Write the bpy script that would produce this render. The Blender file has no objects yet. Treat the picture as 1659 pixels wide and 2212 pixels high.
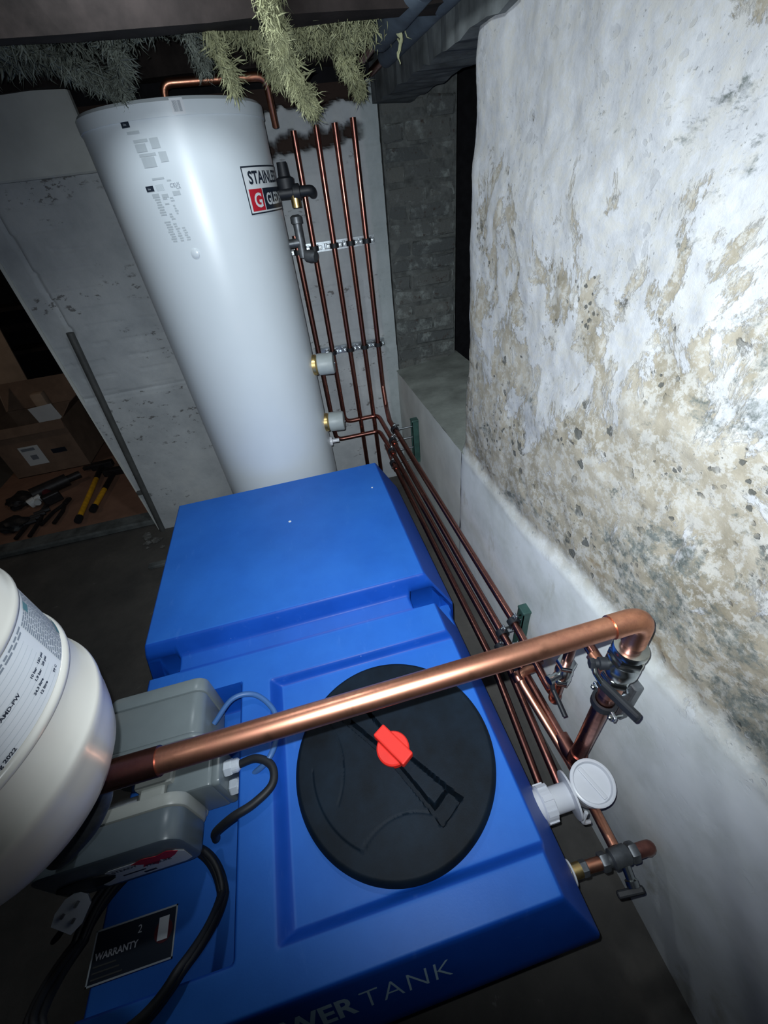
import bpy, bmesh, math, random
import numpy as np
from mathutils import Vector, Matrix

random.seed(7)
scene = bpy.context.scene
COL = scene.collection
R = math.radians
H = 1.66                                   # eye height above the cellar floor

# ------------------------------------------------------------------ camera
def cam_axes(pitch, roll, yaw):
    f0 = Vector((math.sin(yaw), math.cos(yaw), 0)); r0 = Vector((math.cos(yaw), -math.sin(yaw), 0))
    f = f0*math.cos(pitch) + Vector((0, 0, -1))*math.sin(pitch)
    u0 = r0.cross(f)
    return r0*math.cos(roll)+u0*math.sin(roll), -r0*math.sin(roll)+u0*math.cos(roll), f
CR, CU, CF = cam_axes(0.683455644, -0.130218735, 0.162468636)
cd = bpy.data.cameras.new('camera'); cam = bpy.data.objects.new('camera', cd); COL.objects.link(cam)
m = Matrix.Identity(4)
for i in range(3):
    m[i][0] = CR[i]; m[i][1] = CU[i]; m[i][2] = -CF[i]
m[2][3] = H
cam.matrix_world = m
cd.sensor_fit = 'HORIZONTAL'; cd.sensor_width = 36; cd.lens = 877.33/1659*36
cd.clip_start = 0.02; cd.clip_end = 50
scene.camera = cam

# ------------------------------------------------------------------ world, lights, exposure
world = bpy.data.worlds.new('world'); scene.world = world; world.use_nodes = True
bg = world.node_tree.nodes['Background']
bg.inputs[0].default_value = (0.30, 0.40, 0.62, 1); bg.inputs[1].default_value = 0.012

def spot(name, loc, target, energy, color, size, blend, radius):
    l = bpy.data.lights.new(name, 'SPOT'); l.energy = energy; l.color = color; l.spot_size = R(size); l.spot_blend = blend
    l.shadow_soft_size = radius
    o = bpy.data.objects.new(name, l); COL.objects.link(o); o.location = loc
    o.rotation_euler = (Vector(target)-Vector(loc)).to_track_quat('-Z', 'Y').to_euler()
    return o
# the phone's flash, a couple of centimetres up and left of the lens
fl = Vector((0, 0, H)) - CR*0.018 + CU*0.022 + CF*0.005
spot('phone_flash', fl, fl + CF + CR*0.14 + CU*0.13, 70, (0.86, 0.94, 1.0), 127, 1.0, 0.004)
# bare cellar bulb between the joists, just above the top of the frame
wl = bpy.data.lights.new('cellar_lamp', 'POINT'); wl.energy = 8; wl.color = (0.86, 0.94, 1.0); wl.shadow_soft_size = 0.05
wo = bpy.data.objects.new('cellar_lamp', wl); COL.objects.link(wo); wo.location = (-0.20, 1.18, 2.14)

# unseen warm fill light, added to lift the dark room beyond the doorway
nl = bpy.data.lights.new('next_room_fill', 'POINT'); nl.energy = 3.2; nl.color = (1.0, 0.80, 0.62); nl.shadow_soft_size = 0.06
no_ = bpy.data.objects.new('next_room_fill', nl); COL.objects.link(no_); no_.location = (-2.9, 3.0, 1.95)

vs = scene.view_settings
vs.view_transform = 'Standard'; vs.look = 'None'; vs.exposure = 0.55; vs.gamma = 1.0; vs.use_curve_mapping = False

# ------------------------------------------------------------------ materials
def new_mat(name):
    mt = bpy.data.materials.new(name); mt.use_nodes = True
    nt = mt.node_tree; return mt, nt, nt.nodes['Principled BSDF']
def nd(nt, t, **kw):
    n = nt.nodes.new(t)
    for k, v in kw.items():
        if k.startswith('i_'):
            n.inputs[k[2:].replace('_', ' ')].default_value = v
        else: setattr(n, k, v)
    return n
def objco(nt, sc=(1, 1, 1)):
    tc = nd(nt, 'ShaderNodeTexCoord'); mp = nd(nt, 'ShaderNodeMapping'); mp.inputs['Scale'].default_value = sc
    nt.links.new(tc.outputs['Object'], mp.inputs['Vector']); return mp.outputs[0]
def noise(nt, co, scale, detail=6, rough=0.6, dist=0):
    n = nd(nt, 'ShaderNodeTexNoise'); n.inputs['Scale'].default_value = scale; n.inputs['Detail'].default_value = detail
    n.inputs['Roughness'].default_value = rough; n.inputs['Distortion'].default_value = dist
    nt.links.new(co, n.inputs['Vector']); return n.outputs['Fac']
def ramp(nt, fac, stops):
    r = nd(nt, 'ShaderNodeValToRGB'); e = r.color_ramp.elements
    while len(e) < len(stops): e.new(0.5)
    for el, (p, c) in zip(e, stops):
        el.position = p; el.color = (c[0], c[1], c[2], 1) if not isinstance(c, (int, float)) else (c, c, c, 1)
    nt.links.new(fac, r.inputs[0]); return r.outputs[0]
def mix(nt, fac, a, b):
    mx = nd(nt, 'ShaderNodeMix', data_type='RGBA')
    for s, v in ((mx.inputs[0], fac), (mx.inputs[6], a), (mx.inputs[7], b)):
        if isinstance(v, (int, float)): s.default_value = v
        elif isinstance(v, tuple): s.default_value = (v[0], v[1], v[2], 1)
        else: nt.links.new(v, s)
    return mx.outputs[2]
def mathn(nt, op, a, b, clamp=False):
    mn = nd(nt, 'ShaderNodeMath', operation=op, use_clamp=clamp)
    for s, v in ((mn.inputs[0], a), (mn.inputs[1], b)):
        if isinstance(v, (int, float)): s.default_value = v
        else: nt.links.new(v, s)
    return mn.outputs[0]
def bump(nt, p, h, strength=0.3, dist=0.004):
    b = nd(nt, 'ShaderNodeBump'); b.inputs['Strength'].default_value = strength; b.inputs['Distance'].default_value = dist
    nt.links.new(h, b.inputs['Height']); nt.links.new(b.outputs[0], p.inputs['Normal'])
def simple(name, col, rough=0.5, metal=0.0, var=0.0, scale=20, bmp=0.0, bscale=60, spec=0.5, coat=0):
    mt, nt, p = new_mat(name)
    p.inputs['Roughness'].default_value = rough; p.inputs['Metallic'].default_value = metal
    p.inputs['Specular IOR Level'].default_value = spec
    if coat: p.inputs['Coat Weight'].default_value = coat; p.inputs['Coat Roughness'].default_value = 0.1
    co = objco(nt)
    n = noise(nt, co, scale, 5)
    a = tuple(max(0, c*(1-var)) for c in col); b = tuple(min(1, c*(1+var)) for c in col)
    nt.links.new(ramp(nt, n, [(0.3, a), (0.7, b)]), p.inputs['Base Color'])
    if bmp: bump(nt, p, noise(nt, co, bscale, 4), bmp, 0.003)
    return mt
M = {}
M['blue'] = None
def mat_blue():
    mt, nt, p = new_mat('blue_moulded_plastic'); co = objco(nt)
    n = noise(nt, co, 7, 6)
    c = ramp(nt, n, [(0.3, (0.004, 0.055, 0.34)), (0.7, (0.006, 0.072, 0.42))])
    sc = noise(nt, objco(nt, (1, 0.25, 1)), 34, 4, 0.7)
    c = mix(nt, mathn(nt, 'MULTIPLY', ramp(nt, sc, [(0.62, 0), (0.74, 1)]), 0.16), c, (0.10, 0.22, 0.62))
    v = nd(nt, 'ShaderNodeTexVoronoi'); v.inputs['Scale'].default_value = 26; nt.links.new(co, v.inputs['Vector'])
    dust = ramp(nt, v.outputs['Distance'], [(0.0, 1), (0.030, 1), (0.036, 0)])
    gate = ramp(nt, noise(nt, co, 11, 2), [(0.60, 0), (0.64, 1)])
    c = mix(nt, mathn(nt, 'MULTIPLY', mathn(nt, 'MULTIPLY', dust, gate), 0.6), c, (0.55, 0.62, 0.70))
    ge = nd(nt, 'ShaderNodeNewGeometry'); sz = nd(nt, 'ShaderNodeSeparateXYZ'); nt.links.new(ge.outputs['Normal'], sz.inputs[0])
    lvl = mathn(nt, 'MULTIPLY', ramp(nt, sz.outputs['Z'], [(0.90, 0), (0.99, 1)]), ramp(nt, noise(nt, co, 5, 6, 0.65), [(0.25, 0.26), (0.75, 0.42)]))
    c = mix(nt, lvl, c, (0.055, 0.27, 0.80))            # level faces painted paler, as if better lit than the steps
    nt.links.new(c, p.inputs['Base Color'])
    p.inputs['Roughness'].default_value = 0.46; p.inputs['Specular IOR Level'].default_value = 0.25
    bump(nt, p, noise(nt, co, 260, 2), 0.12, 0.001)
    return mt
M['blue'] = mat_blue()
M['lid'] = simple('black_lid_plastic', (0.0035, 0.0085, 0.0155), 0.62, spec=0.18, var=0.6, scale=9, bmp=0.1, bscale=300)
M['red'] = simple('red_plastic', (0.80, 0.028, 0.018), 0.45, var=0.05)
M['cylwhite'] = simple('white_enamel_jacket', (0.60, 0.66, 0.70), 0.33, var=0.03, scale=3, spec=0.5, coat=0.2)
M['vessel'] = simple('cream_white_paint', (0.54, 0.53, 0.49), 0.28, var=0.02, scale=4, coat=0.2)
M['paper'] = simple('label_paper', (0.62, 0.65, 0.68), 0.4, var=0.03)
M['ink'] = simple('grey_print', (0.20, 0.23, 0.27), 0.6)
M['inkmid'] = simple('faint_grey_print', (0.40, 0.45, 0.48), 0.6)
M['dkink'] = simple('dark_print', (0.012, 0.02, 0.035), 0.5)
M['lred'] = simple('label_red', (0.48, 0.015, 0.03), 0.45)
M['lwhite'] = simple('label_white', (0.68, 0.72, 0.74), 0.4)
M['letter'] = simple('pale_blue_lettering', (0.42, 0.60, 0.72), 0.5)
M['pumpgrey'] = simple('grey_pump_plastic', (0.19, 0.225, 0.235), 0.32, var=0.06, scale=12)
M['pumplight'] = simple('pale_grey_pump_plastic', (0.36, 0.38, 0.355), 0.4, var=0.06, scale=12)
M['pumpdark'] = simple('slate_grey_pump_plastic', (0.115, 0.145, 0.165), 0.32, var=0.08, scale=12)
M['gland'] = simple('white_nylon', (0.55, 0.60, 0.66), 0.4)
M['rubber'] = simple('black_rubber', (0.010, 0.012, 0.016), 0.55, var=0.3)
M['bluecable'] = simple('blue_cable_sheath', (0.05, 0.14, 0.36), 0.45)
M['chrome'] = simple('bright_nickel', (0.50, 0.53, 0.52), 0.24, 1.0, var=0.1, scale=30)
M['zinc'] = simple('zinc_plated_steel', (0.55, 0.60, 0.64), 0.32, 1.0, var=0.2, scale=60)
M['brass'] = simple('brass', (0.75, 0.55, 0.24), 0.35, 1.0, var=0.2, scale=50)
M['darkmetal'] = simple('dull_grey_metal', (0.14, 0.15, 0.16), 0.45, 0.7, var=0.3, scale=40)
M['strut'] = simple('dark_green_strut_paint', (0.03, 0.075, 0.065), 0.4, var=0.3, scale=25)
M['whiteplastic'] = simple('white_plastic', (0.60, 0.62, 0.66), 0.3, var=0.03)
M['greycap'] = simple('grey_thermostat_cap', (0.34, 0.38, 0.38), 0.45, var=0.08, scale=30)
M['lag'] = simple('slate_foam_lagging', (0.075, 0.100, 0.125), 0.85, var=0.3, scale=14, bmp=0.3, bscale=30)
M['wool'] = simple('mineral_wool', (0.38, 0.39, 0.23), 0.95, var=0.5, scale=22, bmp=0.8, bscale=120, spec=0.1)
M['timber'] = simple('dark_old_timber', (0.018, 0.014, 0.013), 0.85, var=0.6, scale=10, bmp=0.5, bscale=25, spec=0.2)
M['greytimber'] = simple('grey_weathered_timber', (0.10, 0.11, 0.11), 0.85, var=0.45, scale=12, bmp=0.5, bscale=25, spec=0.2)
M['void'] = simple('near_black_surface', (0.012, 0.012, 0.014), 0.95, var=0.3, spec=0.1)  # near-black backing for ceiling, far walls and the opening
M['card'] = simple('brown_cardboard', (0.22, 0.15, 0.11), 0.85, var=0.2, scale=8, spec=0.2)
M['hardboard'] = simple('brown_hardboard', (0.24, 0.135, 0.095), 0.8, var=0.2, scale=5, spec=0.2)
M['ply'] = simple('pale_plywood', (0.42, 0.31, 0.23), 0.8, var=0.2, scale=6, spec=0.2)
M['yellow'] = simple('yellow_tool_handle', (0.70, 0.36, 0.02), 0.5, var=0.25, scale=40)
M['tooldark'] = simple('dark_tool_steel', (0.02, 0.018, 0.02), 0.5, 0.3, var=0.5, scale=30)
M['maroon'] = simple('maroon_tool_grip', (0.09, 0.012, 0.02), 0.55, var=0.3)
M['pole'] = simple('dark_grey_conduit', (0.065, 0.068, 0.066), 0.6, var=0.25, scale=15)
M['rubble'] = simple('grey_rubble', (0.10, 0.10, 0.095), 0.9, var=0.5, scale=25, bmp=0.5)
def mat_copper(name, base, dark, rough, amount):
    mt, nt, p = new_mat(name); co = objco(nt)
    n = noise(nt, co, 30, 6, 0.65); n2 = noise(nt, co, 140, 3)
    c = ramp(nt, n, [(0.5-amount, dark), (0.5+amount*0.6, base)])
    nt.links.new(c, p.inputs['Base Color']); p.inputs['Metallic'].default_value = 1.0
    nt.links.new(ramp(nt, n, [(0.3, rough+0.12), (0.7, rough)]), p.inputs['Roughness'])
    bump(nt, p, n2, 0.012, 0.0006)
    return mt
M['copper'] = mat_copper('copper_tube', (0.78, 0.36, 0.23), (0.55, 0.24, 0.16), 0.30, 0.12)
M['copper2'] = mat_copper('tarnished_copper_tube', (0.40, 0.175, 0.135), (0.24, 0.10, 0.088), 0.24, 0.2)

def mat_flaking():
    mt, nt, p = new_mat('flaking_whitewash'); co = objco(nt)
    sep = nd(nt, 'ShaderNodeSeparateXYZ'); nt.links.new(co, sep.inputs[0])
    Y, Z = sep.outputs['Y'], sep.outputs['Z']
    warp = noise(nt, co, 2.6, 5, 0.6)
    # render coat: beige to khaki
    n1 = noise(nt, co, 9, 8, 0.65, 0.3); n2 = noise(nt, co, 38, 6, 0.7)
    beige = ramp(nt, n1, [(0.30, (0.185, 0.165, 0.12)), (0.50, (0.30, 0.272, 0.215)), (0.70, (0.38, 0.357, 0.305))])
    # whitewash remains: more of it high up, less towards the lower near side
    n3 = noise(nt, objco(nt, (1, 1.15, 0.8)), 6.5, 10, 0.72, 0.4)
    zz = mathn(nt, 'MULTIPLY', mathn(nt, 'SUBTRACT', Z, 1.34), 0.27)
    w = mathn(nt, 'ADD', n3, zz)
    w = mathn(nt, 'ADD', w, mathn(nt, 'MULTIPLY', mathn(nt, 'SUBTRACT', warp, 0.5), 0.30))
    wm = ramp(nt, w, [(0.475, 0), (0.505, 1)])
    white = ramp(nt, n2, [(0.3, (0.355, 0.365, 0.38)), (0.7, (0.465, 0.475, 0.485))])
    c = mix(nt, wm, beige, white)
    # pale lime bloom speckle over the bare render
    lime = ramp(nt, noise(nt, co, 34, 9, 0.78, 0.15), [(0.48, 0), (0.55, 1)])
    c = mix(nt, mathn(nt, 'MULTIPLY', lime, 0.75), c, (0.42, 0.415, 0.39))
    # ochre clay showing along the old courses above the ledge
    oc = mathn(nt, 'MULTIPLY', ramp(nt, noise(nt, objco(nt, (1, 0.55, 1.4)), 11, 7, 0.65), [(0.53, 0), (0.58, 1)]), ramp(nt, mathn(nt, 'ADD', Z, mathn(nt, 'MULTIPLY', warp, 0.3)), [(0.93, 0), (1.0, 1), (1.17, 1), (1.25, 0)]))
    c = mix(nt, mathn(nt, 'MULTIPLY', oc, 0.75), c, (0.19, 0.14, 0.08))
    # grey-green algae / old distemper patches growing towards the lower near end
    n4 = noise(nt, objco(nt, (1, 0.8, 1.25)), 4.6, 10, 0.74, 0.3)
    yy = mathn(nt, 'MULTIPLY', mathn(nt, 'SUBTRACT', 0.55, Y), 0.15)
    zz2 = mathn(nt, 'MULTIPLY', mathn(nt, 'SUBTRACT', 1.25, Z), 0.10)
    g = mathn(nt, 'ADD', mathn(nt, 'ADD', n4, yy), zz2)
    gm = ramp(nt, g, [(0.555, 0), (0.60, 1)])
    green = ramp(nt, n2, [(0.3, (0.058, 0.068, 0.064)), (0.7, (0.155, 0.175, 0.165))])
    n5 = ramp(nt, noise(nt, co, 60, 6, 0.7), [(0.42, 1), (0.56, 0)])
    c = mix(nt, mathn(nt, 'MULTIPLY', gm, mathn(nt, 'ADD', 0.35, mathn(nt, 'MULTIPLY', n5, 0.6))), c, green)
    # small dark pits, clustered
    def pits(scale, r0, gate_scale, g0, col, c):
        v = nd(nt, 'ShaderNodeTexVoronoi'); v.inputs['Scale'].default_value = scale
        dv = nd(nt, 'ShaderNodeVectorMath', operation='ADD')
        nz = nd(nt, 'ShaderNodeTexNoise'); nz.inputs['Scale'].default_value = scale*2.2; nz.inputs['Detail'].default_value = 3
        nt.links.new(co, nz.inputs['Vector'])
        sc = nd(nt, 'ShaderNodeVectorMath', operation='SCALE'); sc.inputs['Scale'].default_value = 0.6/scale
        nt.links.new(nz.outputs['Color'], sc.inputs[0]); nt.links.new(co, dv.inputs[0]); nt.links.new(sc.outputs[0], dv.inputs[1])
        nt.links.new(dv.outputs[0], v.inputs['Vector'])
        pm = ramp(nt, v.outputs['Distance'], [(r0, 1), (r0+0.05, 0)])
        gt = ramp(nt, noise(nt, co, gate_scale, 4), [(g0, 0), (g0+0.06, 1)])
        f = mathn(nt, 'MULTIPLY', mathn(nt, 'MULTIPLY', pm, gt), mathn(nt, 'SUBTRACT', 1.0, mathn(nt, 'MULTIPLY', wm, 0.82)))
        return mix(nt, mathn(nt, 'MULTIPLY', f, 0.85), c, col), f
    c, f1 = pits(56, 0.24, 6, 0.535, (0.06, 0.064, 0.062), c)
    c, f2 = pits(22, 0.25, 4, 0.535, (0.065, 0.07, 0.066), c)
    sp = ramp(nt, noise(nt, co, 120, 4, 0.7), [(0.63, 0), (0.68, 1)])
    sg = ramp(nt, noise(nt, co, 8, 5), [(0.46, 0), (0.56, 1)])
    c = mix(nt, mathn(nt, 'MULTIPLY', mathn(nt, 'MULTIPLY', sp, sg), 0.7), c, (0.11, 0.115, 0.11))
    st2 = ramp(nt, noise(nt, objco(nt, (1, 1.6, 0.5)), 16, 6, 0.7), [(0.62, 0), (0.70, 1)])
    c = mix(nt, mathn(nt, 'MULTIPLY', st2, 0.35), c, (0.24, 0.245, 0.24))
    # smooth cement render on the lower wall
    zl = mathn(nt, 'ADD', Z, mathn(nt, 'MULTIPLY', mathn(nt, 'SUBTRACT', n1, 0.5), 0.10))
    zl = mathn(nt, 'SUBTRACT', zl, mathn(nt, 'MULTIPLY', mathn(nt, 'MAXIMUM', mathn(nt, 'SUBTRACT', 0.9, Y), 0.0), 0.10))
    low = ramp(nt, zl, [(0.725, 1), (0.80, 0)])
    n6 = noise(nt, co, 5, 7, 0.6)
    plaster = ramp(nt, n6, [(0.28, (0.48, 0.51, 0.49)), (0.5, (0.62, 0.65, 0.655)), (0.72, (0.70, 0.73, 0.75))])
    st = ramp(nt, noise(nt, objco(nt, (1, 1, 0.5)), 4.5, 8, 0.65, 0.4), [(0.58, 0), (0.66, 1)])
    plaster = mix(nt, mathn(nt, 'MULTIPLY', st, 0.5), plaster, (0.33, 0.32, 0.235))
    c = mix(nt, low, c, plaster)
    nt.links.new(c, p.inputs['Base Color']); p.inputs['Roughness'].default_value = 0.9; p.inputs['Specular IOR Level'].default_value = 0.2
    hh = mathn(nt, 'ADD', mathn(nt, 'MULTIPLY', wm, 0.35), mathn(nt, 'MULTIPLY', n2, 0.5))
    hh = mathn(nt, 'SUBTRACT', hh, mathn(nt, 'MULTIPLY', mathn(nt, 'ADD', f1, f2), 0.6))
    hh = mathn(nt, 'MULTIPLY', hh, mathn(nt, 'SUBTRACT', 1.06, low))
    bump(nt, p, hh, 0.55, 0.006)
    return mt
M['flaking'] = mat_flaking()

def mat_backwall():
    mt, nt, p = new_mat('painted_old_brickwork'); co = objco(nt)
    n = noise(nt, co, 4, 8, 0.65); n2 = noise(nt, co, 16, 6, 0.7)
    c = ramp(nt, n, [(0.3, (0.33, 0.355, 0.375)), (0.55, (0.44, 0.465, 0.48)), (0.75, (0.52, 0.54, 0.54))])
    # chipped marks in short rows along the courses
    cs = noise(nt, objco(nt, (0.8, 1, 1.5)), 24, 5, 0.7)
    gt = noise(nt, objco(nt, (0.4, 1, 1.6)), 4.4, 4)
    chip = mathn(nt, 'MULTIPLY', ramp(nt, cs, [(0.585, 0), (0.63, 1)]), ramp(nt, gt, [(0.51, 0), (0.57, 1)]))
    c = mix(nt, mathn(nt, 'MULTIPLY', chip, 0.8), c, (0.10, 0.095, 0.09))
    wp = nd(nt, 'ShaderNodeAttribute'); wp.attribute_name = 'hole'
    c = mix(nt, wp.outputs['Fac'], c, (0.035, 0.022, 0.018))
    sm = nd(nt, 'ShaderNodeAttribute'); sm.attribute_name = 'strip'
    c = mix(nt, sm.outputs['Fac'], c, ramp(nt, n2, [(0.3, (0.30, 0.34, 0.345)), (0.7, (0.37, 0.41, 0.42))]))
    nt.links.new(c, p.inputs['Base Color']); p.inputs['Roughness'].default_value = 0.88; p.inputs['Specular IOR Level'].default_value = 0.25
    bump(nt, p, mathn(nt, 'SUBTRACT', n2, mathn(nt, 'MULTIPLY', chip, 0.5)), 0.4, 0.006)
    return mt
M['backwall'] = mat_backwall()
def mat_floor():
    mt, nt, p = new_mat('dirty_concrete_floor'); co = objco(nt)
    n = noise(nt, co, 3, 8, 0.65); n2 = noise(nt, co, 30, 6, 0.7)
    c = ramp(nt, n, [(0.3, (0.052, 0.051, 0.049)), (0.6, (0.092, 0.087, 0.080)), (0.8, (0.14, 0.127, 0.112))])
    fl_ = ramp(nt, noise(nt, co, 12, 8, 0.7), [(0.66, 0), (0.70, 1)])
    c = mix(nt, mathn(nt, 'MULTIPLY', fl_, 0.5), c, (0.20, 0.20, 0.195))
    nt.links.new(c, p.inputs['Base Color']); p.inputs['Roughness'].default_value = 0.85; p.inputs['Specular IOR Level'].default_value = 0.25
    bump(nt, p, n2, 0.4, 0.006); return mt
M['floor'] = mat_floor()
def mat_brick():
    mt, nt, p = new_mat('limewashed_dark_brick'); co = objco(nt)
    oi = nd(nt, 'ShaderNodeObjectInfo')
    base = ramp(nt, oi.outputs['Random'], [(0.0, (0.080, 0.088, 0.088)), (0.5, (0.098, 0.105, 0.102)), (1.0, (0.120, 0.126, 0.118))])
    n = noise(nt, co, 11, 8, 0.7)
    c = mix(nt, ramp(nt, n, [(0.52, 0), (0.66, 1)]), base, (0.22, 0.245, 0.235))
    c = mix(nt, ramp(nt, noise(nt, co, 26, 6, 0.7), [(0.58, 0), (0.66, 1)]), c, (0.06, 0.05, 0.045))
    nt.links.new(c, p.inputs['Base Color']); p.inputs['Roughness'].default_value = 0.92; p.inputs['Specular IOR Level'].default_value = 0.15
    bump(nt, p, noise(nt, co, 45, 6, 0.7), 0.7, 0.01); return mt
M['brick'] = mat_brick()
M['mortar'] = simple('dark_lime_mortar', (0.095, 0.102, 0.098), 0.95, var=0.4, scale=30, bmp=0.6, bscale=60, spec=0.1)
M['sill'] = simple('grey_cement_sill', (0.21, 0.23, 0.21), 0.92, var=0.3, scale=7, bmp=0.4, bscale=60, spec=0.1)
M['panel'] = simple('pale_plaster_panel', (0.50, 0.52, 0.50), 0.9, var=0.12, scale=5, bmp=0.2, bscale=40, spec=0.2)

# ------------------------------------------------------------------ mesh helpers
def origin(p):
    v = Vector((0, 0, 0))
    while p is not None:
        v += p.location; p = p.parent
    return v
def props(o, label=None, cat=None, group=None, kind=None):
    for k, v in (('label', label), ('category', cat), ('group', group), ('kind', kind)):
        if v: o[k] = v
    return o
def mk(name, geo, mat, parent=None, smooth=True, label=None, cat=None, group=None, kind=None, angle=40):
    """one mesh object from (verts, faces) in world coordinates"""
    v, f = geo
    off = origin(parent)
    me = bpy.data.meshes.new(name)
    me.from_pydata([(a[0]-off.x, a[1]-off.y, a[2]-off.z) for a in v], [], [tuple(int(i) for i in q) for q in f])
    bm = bmesh.new(); bm.from_mesh(me)
    bmesh.ops.recalc_face_normals(bm, faces=bm.faces)
    if smooth:
        for q in bm.faces: q.smooth = True
        for e in bm.edges:
            if len(e.link_faces) == 2 and e.calc_face_angle(0) > R(angle): e.smooth = False
    bm.to_mesh(me); bm.free()
    me.materials.append(M[mat] if isinstance(mat, str) else mat)
    o = bpy.data.objects.new(name, me); COL.objects.link(o)
    if parent is not None: o.parent = parent
    return props(o, label, cat, group, kind)
def thing(name, loc, label, cat, group=None):
    o = bpy.data.objects.new(name, None); COL.objects.link(o); o.location = loc; o.empty_display_size = 0.05
    return props(o, label, cat, group)
def join(*gs):
    V, F = [], []
    for v, f in gs:
        n = len(V); V += [tuple(a) for a in v]; F += [tuple(int(i)+n for i in q) for q in f]
    return V, F
def bm_geo(bm):
    bm.verts.index_update()
    r = ([tuple(v.co) for v in bm.verts], [tuple(v.index for v in f.verts) for f in bm.faces]); bm.free(); return r
def box(x0, x1, y0, y1, z0, z1, bev=0.0, seg=2):
    bm = bmesh.new(); bmesh.ops.create_cube(bm, size=1)
    for v in bm.verts:
        v.co = ((x0+x1)/2+v.co.x*(x1-x0), (y0+y1)/2+v.co.y*(y1-y0), (z0+z1)/2+v.co.z*(z1-z0))
    if bev: bmesh.ops.bevel(bm, geom=list(bm.edges), offset=bev, segments=seg, profile=0.5, affect='EDGES')
    return bm_geo(bm)
def obox(c, ax, ay, az, sx, sy, sz, bev=0.0):
    """oriented box, centre c, unit axes ax/ay/az, full sizes"""
    v, f = box(-sx/2, sx/2, -sy/2, sy/2, -sz/2, sz/2, bev)
    c = Vector(c); ax, ay, az = Vector(ax), Vector(ay), Vector(az)
    return [tuple(c+ax*a[0]+ay*a[1]+az*a[2]) for a in v], f
def frame(d):
    d = Vector(d).normalized(); u = Vector((0, 0, 1)) if abs(d.z) < 0.9 else Vector((1, 0, 0))
    a = d.cross(u).normalized(); return a, d.cross(a).normalized(), d
def lathe(prof, c, d=(0, 0, 1), seg=32, caps=True):
    """prof: list of (radius, height) revolved round axis d through c"""
    a, b, d = frame(d); c = Vector(c); V, F = [], []
    for r, h in prof:
        for k in range(seg):
            t = 2*math.pi*k/seg; V.append(tuple(c+d*h+(a*math.cos(t)+b*math.sin(t))*r))
    for i in range(len(prof)-1):
        for k in range(seg):
            k2 = (k+1) % seg; F.append((i*seg+k, i*seg+k2, (i+1)*seg+k2, (i+1)*seg+k))
    if caps:
        F.append(tuple(range(seg-1, -1, -1))); F.append(tuple(range((len(prof)-1)*seg, len(prof)*seg)))
    return V, F
def fillet(pts, bend, n=6):
    P = [Vector(p) for p in pts]; out = [P[0]]
    for i in range(1, len(P)-1):
        a, b, c = P[i-1], P[i], P[i+1]
        u = (a-b).normalized(); w = (c-b).normalized(); ang = math.acos(max(-1, min(1, u.dot(w))))
        if math.pi-ang < 0.02: out.append(b); continue
        t = min(bend/math.tan(ang/2), (a-b).length*0.48, (c-b).length*0.48)
        p0, p1 = b+u*t, b+w*t
        for k in range(n+1):
            s = k/n; out.append(p0*(1-s)**2+b*2*s*(1-s)+p1*s*s)
    out.append(P[-1]); return out
def tube(pts, r, bend=0.03, seg=14, closed=False, rf=None):
    P = fillet(pts, bend) if not closed and bend > 0 else [Vector(p) for p in pts]
    n = len(P); V, F = [], []; prev = None
    for i in range(n):
        if closed: t = (P[(i+1) % n]-P[i-1]).normalized()
        else: t = (P[min(i+1, n-1)]-P[max(i-1, 0)]).normalized()
        if prev is None: a, b, _ = frame(t)
        else:
            a = (prev-t*prev.dot(t)).normalized(); b = t.cross(a).normalized()
        prev = a; rr = rf(i/(n-1)) if rf else r
        for k in range(seg):
            th = 2*math.pi*k/seg; V.append(tuple(P[i]+(a*math.cos(th)+b*math.sin(th))*rr))
    for i in range(n if closed else n-1):
        j = (i+1) % n
        for k in range(seg):
            k2 = (k+1) % seg; F.append((i*seg+k, i*seg+k2, j*seg+k2, j*seg+k))
    if not closed:
        F.append(tuple(range(seg-1, -1, -1))); F.append(tuple(range((n-1)*seg, n*seg)))
    return V, F
def spline(pts, n=8):
    P = [Vector(p) for p in pts]; P = [P[0]*2-P[1]]+P+[P[-1]*2-P[-2]]; out = []
    for i in range(1, len(P)-2):
        for k in range(n):
            t = k/n; a, b, c, d = P[i-1:i+3]
            out.append(0.5*((2*b)+(c-a)*t+(2*a-5*b+4*c-d)*t*t+(3*b-a-3*c+d)*t**3))
    out.append(P[-2]); return out
def hexnut(c, d, r, h): return lathe([(r*0.9, -h/2), (r, -h/2+h*0.15), (r, h/2-h*0.15), (r*0.9, h/2)], c, d, 6)
def poly_prism(pts2, fn, t0, t1):
    """extrude a 2D outline; fn(u, v, t) -> world"""
    n = len(pts2); V = [tuple(fn(u, v, t0)) for u, v in pts2]+[tuple(fn(u, v, t1)) for u, v in pts2]
    F = [tuple(range(n-1, -1, -1)), tuple(range(n, 2*n))]+[(i, (i+1) % n, n+(i+1) % n, n+i) for i in range(n)]
    return V, F
def hashn(ix, iy, s):
    h = np.sin(ix*127.1+iy*311.7+s*74.7)*43758.5453; return h-np.floor(h)
def vnoise(x, y, s=0):
    ix, iy = np.floor(x), np.floor(y); fx, fy = x-ix, y-iy
    fx = fx*fx*(3-2*fx); fy = fy*fy*(3-2*fy)
    return (hashn(ix, iy, s)*(1-fx)+hashn(ix+1, iy, s)*fx)*(1-fy)+(hashn(ix, iy+1, s)*(1-fx)+hashn(ix+1, iy+1, s)*fx)*fy
def fbm(x, y, s=0, o=4):
    r = 0; a = 0.5
    for k in range(o): r = r+a*vnoise(x*2**k, y*2**k, s+k); a *= 0.5
    return r
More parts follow.
